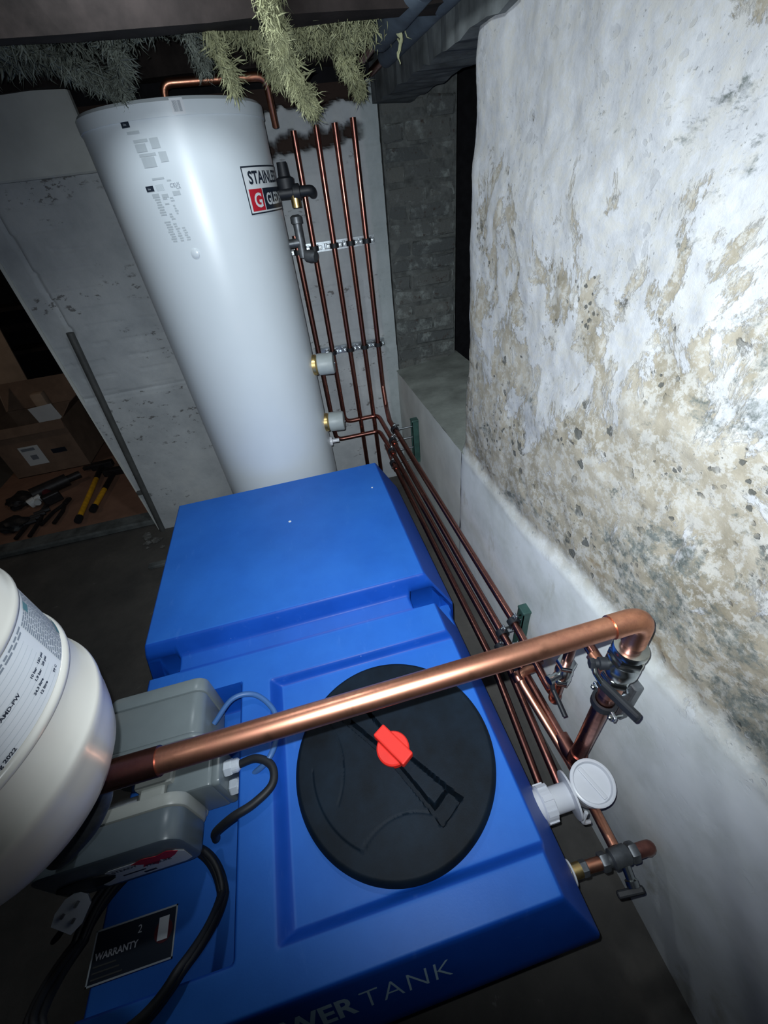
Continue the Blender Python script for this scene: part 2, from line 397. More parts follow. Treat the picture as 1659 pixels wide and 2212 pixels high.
def grid_faces(nu, nv, flip=False):
    i = np.arange(nu-1)[:, None]*nv+np.arange(nv-1)[None, :]
    f = np.stack([i, i+nv, i+nv+1, i+1], -1).reshape(-1, 4)
    return f[:, ::-1] if flip else f
def text_geo(s, size, bold=0.0, spacing=1.0):
    cu = bpy.data.curves.new('t', 'FONT'); cu.body = s; cu.size = size; cu.offset = bold; cu.space_character = spacing
    cu.resolution_u = 3
    o = bpy.data.objects.new('t', cu); COL.objects.link(o); bpy.context.view_layer.update()
    me = bpy.data.meshes.new_from_object(o.evaluated_get(bpy.context.evaluated_depsgraph_get()))
    v = [tuple(a.co) for a in me.vertices]; f = [tuple(q.vertices) for q in me.polygons]
    bpy.data.objects.remove(o); bpy.data.curves.remove(cu); bpy.data.meshes.remove(me)
    return v, f
def split_long(v, f, L):
    bm = bmesh.new(); vs_ = [bm.verts.new(a) for a in v]
    for q in f:
        try: bm.faces.new([vs_[i] for i in q])
        except ValueError: pass
    for _ in range(5):
        e = [e for e in bm.edges if e.calc_length() > L]
        if not e: break
        bmesh.ops.subdivide_edges(bm, edges=e, cuts=1); bmesh.ops.triangulate(bm, faces=[x for x in bm.faces if len(x.verts) > 4])
    return bm_geo(bm)
def cyl_pt(c, r, ang, z): return (c[0]+r*math.sin(ang), c[1]-r*math.cos(ang), z)     # ang 0 faces -Y
def cyl_patch(c, r, a0, a1, z0, z1, tip=0):
    n = max(2, int(abs(a1-a0)/R(3))+1); V, F = [], []
    for i in range(n+1):
        a = a0+(a1-a0)*i/n; V += [cyl_pt(c, r, a, z0+tip*(a-a0)), cyl_pt(c, r, a, z1+tip*(a-a0))]
    for i in range(n): F.append((2*i, 2*i+2, 2*i+3, 2*i+1))
    return V, F
def cyl_text(s, size, c, r, a0, z0, bold=0.0, spacing=1.0, sx=1.0):
    v, f = text_geo(s, size, bold, spacing); v, f = split_long(v, f, r*0.12)
    return [cyl_pt(c, r, a0+p[0]*sx/r, z0+p[1]) for p in v], f

# ------------------------------------------------------------------ the setting
XW, YB = 0.59, 2.39
def struct(name, geo, mat, parent=None, smooth=False):
    o = mk(name, geo, mat, parent, smooth)
    if parent is None: o['kind'] = 'structure'
    return o
struct('floor', box(-4.0, 1.9, -1.2, 5.2, -0.06, 0.0), 'floor')
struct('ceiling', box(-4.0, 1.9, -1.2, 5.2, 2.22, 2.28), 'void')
# right wall: rough rendered face with a smooth lower coat standing slightly proud
ys = np.arange(-0.85, 1.3801, 0.0075); zs = np.arange(0.0, 2.2001, 0.0075)
Yg, Zg = np.meshgrid(ys, zs, indexing='ij')
rough = fbm(Yg*7, Zg*7, 3, 6)-0.5
lowm = np.clip((0.79+(0.9-np.minimum(Yg, 0.9))*0.10+0.03*(fbm(Yg*8, Zg*8, 9)-0.5)-Zg)/0.05, 0, 1); lowm = lowm*lowm*(3-2*lowm)
Xg = XW - rough*0.030*(1-lowm) - rough*0.004*lowm - lowm*0.016
# a lump missing plaster and eroded free edge by the opening
edge = np.clip((Yg-1.30)/0.08, 0, 1)
Xg = Xg + edge**3*(0.008+0.012*fbm(Zg*9, Zg*0+2, 5))
Yo = Yg + edge*(fbm(Zg*11, Zg*3, 6, 5)-0.5)*0.016
Xg = np.maximum(Xg, 0.555)
top = box(0.66, 1.05, -0.85, 1.375, 0.0, 2.2)
wv = np.stack([Xg, Yo, Zg], -1).reshape(-1, 3)
f = grid_faces(len(ys), len(zs))
# return of the free edge into the opening
nz = len(zs); last = (len(ys)-1)*nz
ev = wv[last:last+nz].copy(); ev[:, 0] = 1.02; ev[:, 1] = 1.37
allv = np.concatenate([wv, ev]); n0 = len(wv)
ef = [(last+i, n0+i, n0+i+1, last+i+1) for i in range(nz-1)]
wr = mk('wall_right', (allv.tolist(), f.tolist()+ef), 'flaking', kind='structure', angle=80)

# wall under the coal opening, a finger's width back
ys = np.arange(1.372, 2.3951, 0.0125); zs = np.arange(0.0, 0.7601, 0.0125)
Yg, Zg = np.meshgrid(ys, zs, indexing='ij')
Xg = 0.583+0.006*(fbm(Yg*6, Zg*6, 4)-0.5)+0.0*Yg
lw = mk('wall_right_under_opening', (np.stack([Xg, Yg, Zg], -1).reshape(-1, 3).tolist(), grid_faces(len(ys), len(zs)).tolist()), 'panel', kind='structure')
# sloping cement sill of the opening
us = np.linspace(0.578, 1.10, 26); ys = np.linspace(1.34, 2.42, 50)
U, Yg = np.meshgrid(us, ys, indexing='ij')
Zs = 0.757+(U-0.58)*0.10+0.012*(fbm(U*14, Yg*9, 2)-0.5)-np.clip((U-0.97)/0.10, 0, 1)**2*0.35
struct('trim_1', (np.stack([U, Yg, Zs], -1).reshape(-1, 3).tolist(), grid_faces(26, 50).tolist()), 'sill', smooth=True)
# opening: brick cheek at the far side, dark void behind
cheek = struct('wall_opening', box(0.60, 0.955, YB-0.004, YB+0.25, 0.68, 2.10), 'mortar')
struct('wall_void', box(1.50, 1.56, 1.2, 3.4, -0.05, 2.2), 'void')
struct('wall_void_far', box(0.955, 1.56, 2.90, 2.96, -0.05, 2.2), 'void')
bz = 0.735; row = 0
while bz < 1.93:
    h = 0.064+random.uniform(-0.004, 0.004)
    x = 0.604
    cuts = [0.604, 0.604+(0.215 if row % 2 else 0.102)+random.uniform(-.01, .01)]
    cuts.append(min(0.952, cuts[-1]+0.222)); 
    if cuts[-1] < 0.93: cuts.append(0.952)
    else: cuts[-1] = 0.952
    for a, b in zip(cuts[:-1], cuts[1:]):
        if b-a < 0.02: continue
        dy = random.uniform(-0.006, 0.007)
        g = box(a+0.004, b-0.004, YB-0.010-dy, YB+0.03, bz, bz+h, 0.010, 2)
        g = ([(p[0]+random.uniform(-.006, .006), p[1]+random.uniform(-.004, .004), p[2]+random.uniform(-.006, .006)) for p in g[0]], g[1])
        mk('brick', g, 'brick', cheek, smooth=False)
    bz += h+0.011; row += 1

# back wall: painted brickwork, ragged holes knocked through where the pipes go up
xs = np.arange(-1.135, 0.6001, 0.009); zs = np.arange(0.0, 2.0001, 0.009)
Xg, Zg = np.meshgrid(xs, zs, indexing='ij')
Yg = YB + 0.012*(fbm(Xg*6, Zg*6, 11, 5)-0.5)
course = np.abs(((Zg+0.01*(fbm(Xg*5, Zg*2, 8)-.5)) % 0.078)-0.039)
Yg = Yg + np.where((course > 0.034) & (Zg > 0.93) & (fbm(Xg*7, Zg*7, 21) > 0.46), 0.005, 0)
Yg = Yg - np.where(Zg < 0.90, 0.012, 0)                     # lower coat of render, proud of the bricks
Yg = Yg + np.where((Zg > 0.893) & (Zg < 0.925) & (Xg < 0.1), 0.010, 0)
seam = np.abs(Xg-(-1.046+(1.67-Zg)*0.0767)-0.012*(fbm(Zg*14, Zg*2, 31)-0.5))
Yg = Yg + np.where((seam < 0.007) & (Zg > 1.22), 0.012, 0)
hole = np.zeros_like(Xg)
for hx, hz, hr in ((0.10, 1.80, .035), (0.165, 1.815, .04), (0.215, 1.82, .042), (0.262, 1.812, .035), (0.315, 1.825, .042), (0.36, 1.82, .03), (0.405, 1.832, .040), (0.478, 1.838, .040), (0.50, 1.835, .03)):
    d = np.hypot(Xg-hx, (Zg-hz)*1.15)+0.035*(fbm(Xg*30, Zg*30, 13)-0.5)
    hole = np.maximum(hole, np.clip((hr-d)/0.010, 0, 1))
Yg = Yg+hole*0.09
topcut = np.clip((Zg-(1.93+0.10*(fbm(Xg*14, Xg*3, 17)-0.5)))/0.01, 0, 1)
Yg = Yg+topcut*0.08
strip = np.clip((Xg-0.515-0.02*(fbm(Zg*8, Zg, 3)-.5))/0.012, 0, 1)
bw = mk('wall_back', (np.stack([Xg, Yg, Zg], -1).reshape(-1, 3).tolist(), grid_faces(len(xs), len(zs), True).tolist()), 'backwall', kind='structure', angle=85)
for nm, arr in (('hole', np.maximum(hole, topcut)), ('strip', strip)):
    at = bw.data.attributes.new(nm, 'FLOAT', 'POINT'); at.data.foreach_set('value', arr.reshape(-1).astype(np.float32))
struct('wall_back_core', box(-1.133, 0.60, YB+0.10, YB+0.24, 0, 2.2), 'void')
# jamb return of the doorway on the left
struct('trim_2', box(-1.145, -1.131, YB-0.010, YB+0.24, 0, 2.2), 'panel')
struct('wall_upper_panel', box(-1.9, -0.58, YB-0.05, YB-0.008, 1.795, 2.2, 0.006, 1), 'panel')
struct('wall_room_far', box(-4.0, 0.6, 4.80, 4.90, 0, 2.2), 'void')
struct('wall_left', box(-4.0, -3.9, -1.2, 4.8, 0, 2.2), 'void')
struct('wall_room_right', box(-1.0, -0.9, YB+0.24, 4.8, 0, 2.2), 'void')
struct('trim_3', box(-3.2, -1.14, 2.44, 2.56, 0.0, 0.045, 0.01, 1), 'greytimber')
# ceiling timbers
def plank(x0, x1, y0, y1, z0, z1, s):
    v, fc = box(x0, x1, y0, y1, z0, z1)
    bm = bmesh.new(); vv = [bm.verts.new(a) for a in v]
    for q in fc: bm.faces.new([vv[i] for i in q])
    long_ = [e for e in bm.edges if e.calc_length() > 0.5]
    bmesh.ops.subdivide_edges(bm, edges=long_, cuts=24)
    for a in bm.verts:
        a.co += Vector((random.uniform(-1, 1), random.uniform(-1, 1), random.uniform(-1, 1)))*0.005*s
    return bm_geo(bm)
def joist(geo, mat, label):
    return mk('ceiling_joist', geo, mat, None, False, label, 'joist', 'old timbers overhead')
joist(plank(-3.2, 0.60, 1.43, 1.505, 1.966, 2.215, 1), 'timber', 'dark brown timber joist crossing overhead in front of the cylinder')
joist(plank(-3.2, 0.60, 2.30, 2.37, 2.03, 2.215, 1), 'timber', 'shadowed timber joist above the painted back wall')
joist(plank(0.572, 0.74, 1.16, 2.38, 1.905, 2.06, 1), 'greytimber', 'weathered grey timber lintel along the top of the dark opening')

# ------------------------------------------------------------------ blue tank
def smin(a, b, k): h = np.clip(0.5+0.5*(b-a)/k, 0, 1); return b*(1-h)+a*h-k*h*(1-h)
def smax(a, b, k): return -smin(-a, -b, k)
tank = thing('water_tank', (-0.19, 0.80, 0.0), 'blue moulded plastic water tank with round black lid beside the copper pipes', 'tank')
TX0, TX1, TY0, TY1 = -0.72, 0.34, 0.013, 1.60
xs = np.arange(TX0, TX1+1e-6, 0.004); ys = np.arange(TY0, TY1+1e-6, 0.004)
Xg, Yg = np.meshgrid(xs, ys, indexing='ij')
DK = 0.585
sr = 0.40+(TX1-Xg)/0.085*(DK-0.40)*1.02; sl = 0.40+(Xg-TX0)/0.085*(DK-0.40)*1.02
sf = 0.40+(Yg-TY0)/0.059*(DK-0.40)*1.02; sb = 0.40+(TY1-Yg)/0.02*(DK-0.40)
side = smin(smin(sr, sl, 0.015), smin(sf, sb, 0.015), 0.015)
h = smin(np.full_like(Xg, DK), side, 0.010)
# recess round the lid, open to the right-hand side
rec_l = (Xg+0.287)/0.036; rec_n = (Yg-0.137)/0.026
rec_f = np.maximum((0.690-Yg)/0.020, (0.282-np.hypot(Xg-0.012, Yg-0.405))/0.020)
dep = np.clip(np.minimum(np.minimum(rec_l, rec_n), rec_f), 0, 1); dep = dep*dep*(3-2*dep)
h = smin(h, DK-0.030*dep+0.0*Xg, 0.004)
# pump platform let into the left side
pl = np.clip(np.minimum(np.minimum((-0.362-Xg)/0.014, (Yg-0.140)/0.012), (0.705-Yg)/0.014), 0, 1); pl = pl*pl*(3-2*pl)
h = smin(h, DK-0.125*pl, 0.006)
# raised rear block with drafted sides
bf = 0.60+(Yg-0.836)/0.024*0.06; bb = 0.45+(1.590-Yg)/0.016*0.21
br = 0.60+(0.279-Xg)/0.034*0.064; bl = 0.586+(Xg+0.650)/0.020*0.074
blk = smin(smin(bf, bb, 0.012), smin(br, bl, 0.012), 0.012)
blk = smin(np.full_like(Xg, 0.660), blk, 0.009)
inb = (Yg > 0.82) & (Yg < 1.60)
h = np.where(inb, smax(h, np.minimum(blk, 0.7), 0.006), h)
brg = np.clip((Yg-0.79)/0.05, 0, 1)*np.clip((0.190-Xg)/0.012, 0, 1)*np.clip((Xg+0.555)/0.012, 0, 1)*(Yg < 0.87)
h = np.maximum(h, np.where(brg > 0, DK+0.018*brg, 0))
# two notches either side of the bridge, at the foot of the block
for nx in ((Xg-0.185)/0.012, (-0.550-Xg)/0.012):
    no = np.clip(np.minimum(np.minimum(nx, (Yg-0.793)/0.008), (0.846-Yg)/0.010), 0, 1)
    h = h-np.minimum(no*0.14, np.maximum(h-0.42, 0))
und = ((Xg > 0.190) | (Xg < -0.556)) & (Yg > 0.80) & (Yg < 0.842) & (h < 0.56)
Ys_ = np.where(und, Yg+0.055*np.clip((Yg-0.80)/0.03, 0, 1), Yg)
V = np.stack([Xg, Ys_, h], -1).reshape(-1, 3).tolist()
F = grid_faces(len(xs), len(ys)).tolist()
nx, ny = len(xs), len(ys)
ring = [i*ny for i in range(nx)]+[(nx-1)*ny+j for j in range(1, ny)]+[i*ny+ny-1 for i in range(nx-2, -1, -1)]+[j for j in range(ny-2, 0, -1)]
prevr = ring
cx, cy = (TX0+TX1)/2, (TY0+TY1)/2
for zz, s in ((0.36, 0.004), (0.20, 0.0), (0.0, -0.012)):
    n0 = len(V)
    for r_ in ring:
        x, y, _ = V[r_]; V.append((x+(s if x > cx else -s)*(abs(x-cx) > 0.5), y+(s if y > cy else -s)*(abs(y-cy) > 0.76), zz))
    cur = list(range(n0, n0+len(ring)))
    for i in range(len(ring)):
        j = (i+1) % len(ring); F.append((prevr[i], prevr[j], cur[j], cur[i]))
    prevr = cur
F.append(tuple(prevr))
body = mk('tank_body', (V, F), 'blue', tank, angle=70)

# lid: disc with a bow-tie grip recess and moulded arcs
LC = (0.012, 0.400); LR = 0.242; LZ = 0.583
ux, uy = 0.530, -0.848                       # grip direction, towards the near right
nr, na = 110, 300
rr = np.concatenate([np.linspace(0.0005, LR-0.012, nr-8), LR-0.012+0.012*np.sin(np.linspace(0.1, math.pi/2, 8))])
aa = np.linspace(0, 2*math.pi, na, endpoint=False)
Rg, Ag = np.meshgrid(rr, aa, indexing='ij')
px, py = Rg*np.cos(Ag), Rg*np.sin(Ag)
s_ = px*ux+py*uy; t_ = -px*uy+py*ux          # along / across the grip
hz = LZ+0.004*(1-(Rg/LR)**2)
hz = hz-np.where(Rg > LR-0.012, 0.014*((Rg-(LR-0.012))/0.012)**2, 0)
wd = 0.021+np.abs(s_)*0.085
cup = np.clip(np.minimum(np.minimum((wd-np.abs(t_))/0.003, (0.178-np.abs(s_))/0.004), (np.abs(s_)-0.010)/0.004), 0, 1)
bar = np.clip(np.minimum((wd-0.010-np.abs(t_-0.004))/0.003, (0.142-np.abs(s_))/0.004), 0, 1)
hz = hz-0.028*cup+0.026*np.minimum(bar, cup)
def groove(cx_, cy_, r_, cond):
    d = np.abs(np.hypot(px+LC[0]-cx_, py+LC[1]-cy_)-r_); return np.where(cond, np.clip(1-d/0.0022, 0, 1), 0)
g = groove(-0.29, 0.425, 0.180, (px+LC[0] < -0.10) & (py > -0.07) & (py < 0.13) & (Rg < 0.215))
g = np.maximum(g, groove(-0.004, 0.135, 0.140, (py+LC[1] > 0.235) & (px+LC[0] > -0.118) & (px+LC[0] < 0.085) & (cup < 0.01)))
g = np.maximum(g, groove(0.012, 0.40, 0.198, (px+LC[0] < -0.10) & (py < 0.02)))
hz = hz-0.0025*g
V = np.stack([px+LC[0], py+LC[1], hz], -1).reshape(-1, 3).tolist(); F = []
for i in range(nr-1):
    for k in range(na):
        k2 = (k+1) % na; F.append((i*na+k, (i+1)*na+k, (i+1)*na+k2, i*na+k2))
F.append(tuple(range(na-1, -1, -1)))
o0 = (nr-1)*na; n0 = len(V)
for k in range(na): V.append((LC[0]+LR*math.cos(aa[k])*0.995, LC[1]+LR*math.sin(aa[k])*0.995, 0.553))
F += [(o0+k, n0+k, n0+(k+1) % na, o0+(k+1) % na) for k in range(na)]
lid = mk('lid', (V, F), 'lid', tank, angle=60, label='round black screw lid with recessed grip')
kc = Vector((0.013, 0.408, LZ-0.004))
knob = mk('knob', lathe([(0.040, 0.0), (0.040, 0.014), (0.037, 0.017)], kc, seg=40), 'red', lid, label='red locking knob')
au, av = Vector((ux, uy, 0)), Vector((-uy, ux, 0))
mk('knob_grip', obox(kc+Vector((0.002, 0.003, 0.022)), au, av, (0, 0, 1), 0.100, 0.036, 0.022, 0.004), 'red', lid, smooth=False)
# lettering on the front face
fd = Vector((0, -0.059, -0.185)).normalized(); fnrm = Vector((0, -0.185, 0.059)).normalized()
def front(u, v, lift=0.0016): return tuple(Vector((u, 0.0555, 0.5335))-fd*(v-0.062)+fnrm*lift)
geos = []
for s, x0, bold, sp in (('POWER', -0.376, 0.0022, 1.0), ('TANK', -0.155, -0.0012, 1.08)):
    v, fc = text_geo(s, 0.088, bold, sp)
    w = max(p[0] for p in v); want = 0.214 if s == 'POWER' else 0.178
    geos.append(([front(x0+p[0]*want/w, p[1]) for p in v], fc))
mk('lettering', join(*geos), 'letter', body, smooth=False, label='pale POWERTANK lettering')
# warranty label on the platform
lab = mk('warranty_label', box(-0.700, -0.532, 0.200, 0.281, 0.4600, 0.4616), 'dkink', body, smooth=False, label='dark WARRANTY label with pale border')
bd = join(box(-0.702, -0.530, 0.198, 0.201, .4615, .4622), box(-0.702, -0.530, 0.280, 0.283, .4615, .4622), box(-0.702, -0.699, 0.198, 0.283, .4615, .4622), box(-0.533, -0.530, 0.198, 0.283, .4615, .4622))
def flat(s, size, x, y, z=0.4622, bold=0.0):
    v, fc = text_geo(s, size, bold); return [(x+p[0], y+p[1], z) for p in v], fc
mk('label_border', bd, 'inkmid', body, smooth=False)
tx = flat('WARRANTY', 0.0155, -0.694, 0.235, bold=0.0004)
mk('label_numeral', flat('2', 0.019, -0.612, 0.256), 'paper', body, smooth=False)
mk('label_print', tx, 'paper', body, smooth=False)
for i in range(3): mk('label_rule', box(-0.694, -0.648+0.008*i, 0.224-0.009*i, 0.2265-0.009*i, .4616, .4621), 'pole', body, smooth=False)
mk('label_roundel', lathe([(0.019, 0), (0.019, 0.0006)], (-0.556, 0.246, 0.4616), seg=28), 'maroon', body, smooth=False)
mk('label_sticker', box(-0.567, -0.546, 0.232, 0.269, .4622, .4630), 'lwhite', body, smooth=False)

# ------------------------------------------------------------------ tall white hot-water cylinder
CC = (-0.198, 1.918); CRad = 0.28
cyl = thing('hot_water_cylinder', (CC[0], CC[1], 0), 'tall white stainless hot water cylinder against the back wall', 'water cylinder')
mk('jacket', lathe([(0.27, 0.0), (CRad, 0.01), (CRad, 1.852)], (CC[0], CC[1], 0), seg=96), 'cylwhite', cyl)
mk('top_cap', lathe([(CRad+0.0035, 1.850), (CRad+0.0035, 1.880), (CRad-0.004, 1.888), (0.20, 1.893), (0.02, 1.895)], (CC[0], CC[1], 0), seg=96), 'cylwhite', cyl)
def cp(a0, a1, z0, z1, off=0.0012, tip=0): return cyl_patch(CC, CRad+off, R(a0), R(a1), z0, z1, tip)
bl_ = mk('brand_label', cp(37.2, 98, 1.611, 1.733), 'lwhite', cyl, label='white brand label with red and black panels')
bt = 0.0040
brd = join(cp(37.2, 98, 1.733-bt, 1.733, .0018), cp(37.2, 98, 1.611, 1.611+bt, .0018), cp(37.2, 38.0, 1.611, 1.733, .0018))
mk('label_border', brd, 'dkink', bl_, smooth=False)
mk('red_panel', cp(39.5, 51.5, 1.619, 1.676, .0018), 'lred', bl_, smooth=False)
mk('black_panel', cp(52.2, 97, 1.619, 1.676, .0018), 'dkink', bl_, smooth=False)
mk('label_lettering', join(cyl_text('STAINLESS', 0.044, CC, CRad+.0022, R(41.5), 1.689, 0.0013, 1.0, 0.92)), 'dkink', bl_, smooth=False)
mk('label_initial', cyl_text('G', 0.052, CC, CRad+.0026, R(42.2), 1.629, 0.0012), 'lwhite', bl_, smooth=False)
mk('label_name', cyl_text('GLEDHILL', 0.044, CC, CRad+.0026, R(54.5), 1.632, 0.0011, 1.0, 0.9), 'lwhite', bl_, smooth=False)
# spec sheet on the front
rnd = random.Random(3)
pr, dk = [], []
dk += [cp(-24.2, -19.2, 1.838, 1.852), cp(-23.4, -18.4, 1.699, 1.712)]
pr += [cp(-22.5, -15, 1.824, 1.830), cp(-20.5, -12, 1.806, 1.812), cp(-20.5, -14, 1.786, 1.803), cp(-11, -6, 1.79, 1.812), cp(-20, -10, 1.776, 1.782), cp(-19.5, -11.5, 1.752, 1.774), cp(-8.5, -4, 1.76, 1.782)]
pr += [cp(-17.4, -10, 1.724, 1.728), cp(-9.0, -6.5, 1.718, 1.721), cp(-21, -16.5, 1.684, 1.693), cp(-15, -11, 1.682, 1.690), cp(-8, -3.5, 1.684, 1.694)]
for k in range(9): pr.append(cp(-16.8+k*0.55, -16.5+k*0.55, 1.699, 1.713))
z = 1.678
while z > 1.57:
    a = -21+(1.69-z)*20
    for seg_ in ((0, 4.5), (5.2, 8.5), (9.5, 12.5)):
        if rnd.random() < 0.75: pr.append(cp(a+seg_[0]+rnd.uniform(0, .8), a+seg_[1]-rnd.uniform(0, 1.2), z, z+0.0030))
    z -= 0.0062
mk('spec_print', join(*pr), 'inkmid', cyl, smooth=False, kind='stuff')
for d__, a__, z__ in ((dk[0], -22.9, 1.8425), (dk[1], -22.2, 1.7030)):
    mb = mk('maker_badge', d__, 'dkink', cyl, smooth=False)
    mk('badge_lettering', cyl_text('bba', 0.0065, CC, CRad+.0018, R(a__), z__), 'inkmid', mb, smooth=False)
mk('approval_mark', cyl_text('CE', 0.013, CC, CRad+.0014, R(-8.2), 1.703), 'ink', cyl, smooth=False)
mk('approval_mark', cyl_text('UK', 0.010, CC, CRad+.0014, R(-5.0), 1.706), 'ink', cyl, smooth=False)
mk('approval_mark', cyl_text('CA', 0.010, CC, CRad+.0014, R(-5.0), 1.698), 'ink', cyl, smooth=False)
bc = [cp(6.2, 13.2, 1.852, 1.884, .0045)]
mk('barcode_sticker', bc[0], 'paper', cyl)
mk('barcode', join(*[cp(7.4+k*0.42, 7.4+k*0.42+rnd.choice((.12, .2, .26)), 1.857, 1.879, .0050) for k in range(11)]), 'ink', cyl, smooth=False, kind='stuff')
c_ = cyl_pt(CC, CRad, R(-6.7), 1.536); nrm = Vector((math.sin(R(-6.7)), -math.cos(R(-6.7)), 0))
mk('blanking_plug', lathe([(0.013, -0.002), (0.013, 0.003), (0.009, 0.005), (0.002, 0.0055)], c_, nrm, 24), 'cylwhite', cyl)
for z in (1.049, 0.767):
    a = R(78); c_ = Vector(cyl_pt(CC, CRad, a, z)); d_ = Vector((math.cos(R(12)), -math.sin(R(12)), 0.0))
    t = mk('thermostat_cap', lathe([(0.040, 0.018), (0.046, 0.022), (0.046, 0.085), (0.042, 0.090), (0.004, 0.091)], c_, d_, 32), 'greycap', cyl, label='grey round thermostat cap')
    mk('flange', lathe([(0.044, -0.012), (0.044, 0.012), (0.034, 0.022)], c_, d_, 24), 'brass', t)
    mk('cap_screw', lathe([(0.004, 0), (0.004, 0.003)], c_+d_*0.090+Vector((0, -0.026, 0.008)), d_, 10), 'chrome', t)
c_ = Vector(cyl_pt(CC, CRad, R(84), 0.645))
dr = mk('drain_boss', lathe([(0.024, -0.004), (0.024, 0.010), (0.010, 0.012), (0.010, 0.045)], c_, (1, -0.1, 0), 20), 'whiteplastic', cyl)
# relief valve on the right-hand shoulder
c_ = Vector(cyl_pt(CC, CRad, R(86), 1.655)); ax = Vector((1, -0.12, 0)).normalized()
rv = mk('relief_valve', lathe([(0.018, -0.01), (0.018, 0.05), (0.024, 0.052), (0.024, 0.075), (0.016, 0.077), (0.016, 0.092)], c_, ax, 20), 'rubber', cyl, label='dark relief valve body')
mk('valve_head', lathe([(0.030, 0.012), (0.032, 0.040), (0.020, 0.046), (0.017, 0.085)], c_+ax*0.03, (0, 0, 1), 20), 'rubber', rv)
mk('valve_outlet', lathe([(0.017, -0.045), (0.017, 0.0)], c_+ax*0.055, (0, 0, 1), 16), 'brass', rv)
mk('discharge_elbow', tube([c_+ax*0.09, c_+ax*0.118, c_+ax*0.122+Vector((0, 0.03, -0.01))], 0.016, 0.02), 'rubber', rv)
c_ = Vector(cyl_pt(CC, CRad, R(92), 1.50))
dv_ = mk('side_valve', join(lathe([(0.015, -0.01), (0.015, 0.05)], c_, (1, 0, 0), 16), lathe([(0.016, -0.05), (0.016, 0.06), (0.022, 0.062), (0.022, 0.082), (0.012, 0.088)], c_+Vector((0.045, 0, 0)), (0, 0, 1), 16)), 'darkmetal', cyl)
mk('valve_wheel', lathe([(0.019, 0), (0.022, 0.02), (0.019, 0.045)], c_+Vector((0.055, -0.01, -0.045)), (0.7, -0.5, -0.1), 16), 'darkmetal', dv_)
mk('cylinder_top_pipe', tube([(-0.205, 1.918, 1.89), (-0.205, 1.918, 1.955), (0.118, 1.960, 1.957), (0.124, 2.02, 1.84)], 0.0115, 0.035), 'copper', None, True, 'short copper pipe bent over the top of the white cylinder', 'pipe')

# ------------------------------------------------------------------ vertical copper pipes on the back wall
PR = 0.0133; PY = 2.325
def pipe_thing(name, label, path, r=PR, bend=0.045, mat='copper2', group='copper pipes of the heating circuit', cat='pipe'):
    o = thing(name, path[0], label, cat, group); mk('tube', tube(path, r, bend, 14), mat, o); return o
def collar(o, c, d, r=PR, L=0.03, mat='copper2'):
    mk('solder_coupling', lathe([(r*1.22, -L/2), (r*1.28, -L/2+0.003), (r*1.28, L/2-0.003), (r*1.22, L/2)], c, d, 16), mat, o)
pA = pipe_thing('copper_pipe', 'copper pipe hugging the cylinder edge and turning above the blue tank', [(0.128, 2.27, 1.50), (0.134, 2.27, 0.440), (0.410, 2.27, 0.440), (0.418, 2.05, 0.443), (0.488, 0.76, 0.289), (0.465, 0.30, 0.225)])
pB = pipe_thing('copper_pipe', 'second copper riser from the cylinder on the back wall, turning towards the right wall', [(0.2105, PY, 1.85), (0.212, PY, 0.520), (0.424, PY, 0.520), (0.430, 2.05, 0.510), (0.486, 0.76, 0.378), (0.505, 0.33, 0.335)])
pC = pipe_thing('copper_pipe', 'middle copper riser on the back wall running straight down behind the tank', [(0.307, PY, 1.86), (0.312, PY, 0.02)])
pD = pipe_thing('copper_pipe', 'fourth copper riser from the cylinder, straight down behind the tank', [(0.387, PY, 1.86), (0.399, PY, 0.02)])
pE = pipe_thing('copper_pipe', 'rightmost copper riser on the back wall, stepping out onto the right wall', [(0.467, PY, 1.87), (0.474, PY, 0.700), (0.468, 2.26, 0.590), (0.445, 2.10, 0.583), (0.525, 0.76, 0.430), (0.522, 0.478, 0.400), (0.518, 0.478, 0.765), (0.507, 0.36, 0.765)])
pF = pipe_thing('copper_pipe', 'lowest copper pipe of the bundle along the right wall with a cut far end', [(0.430, 2.20, 0.372), (0.422, 2.0, 0.356), (0.462, 0.76, 0.205), (0.43, 0.34, 0.16)])
pG = pipe_thing('copper_pipe', 'copper branch stepping sideways from the bundle down to the low drain valve', [(0.532, 0.583, 0.405), (0.452, 0.583, 0.398), (0.498, 0.33, 0.315), (0.478, 0.135, 0.350)], mat='copper')
for p_, pts in ((pA, [((0.421, 1.98, 0.436), (0.07, -1.24, -0.15))]), (pB, [((0.433, 1.97, 0.503), (0.05, -1.24, -0.13))]), (pF, [((0.4235, 1.95, 0.350), (0.04, -1.24, -0.15))]),
               (pE, [((0.532, 0.60, 0.412), (0, 1, 0.1)), ((0.520, 0.478, 0.415), (0, 0, 1))]), (pG, [((0.452, 0.575, 0.395), (0.1, -1, -0.3))])):
    for c_, d_ in pts: collar(p_, c_, d_)
ev = mk('lever_valve', join(hexnut((0.5205, 0.478, 0.600), (0, 0, 1), 0.026, 0.022), lathe([(0.018, -0.035), (0.022, -0.02), (0.024, 0), (0.022, 0.02), (0.018, 0.035)], (0.5205, 0.478, 0.562), (0, 0, 1), 18), hexnut((0.5205, 0.478, 0.524), (0, 0, 1), 0.026, 0.022)), 'chrome', pE, label='small nickel isolating valve')
mk('valve_stem', lathe([(0.010, 0), (0.010, 0.028), (0.013, 0.030), (0.013, 0.042)], (0.508, 0.472, 0.562), (-0.9, -0.15, 0), 14), 'chrome', ev)
mk('lever', tube([(0.478, 0.470, 0.555), (0.478, 0.452, 0.530), (0.478, 0.388, 0.505)], 0.0065, 0.01, 10), 'rubber', ev, label='black lever')

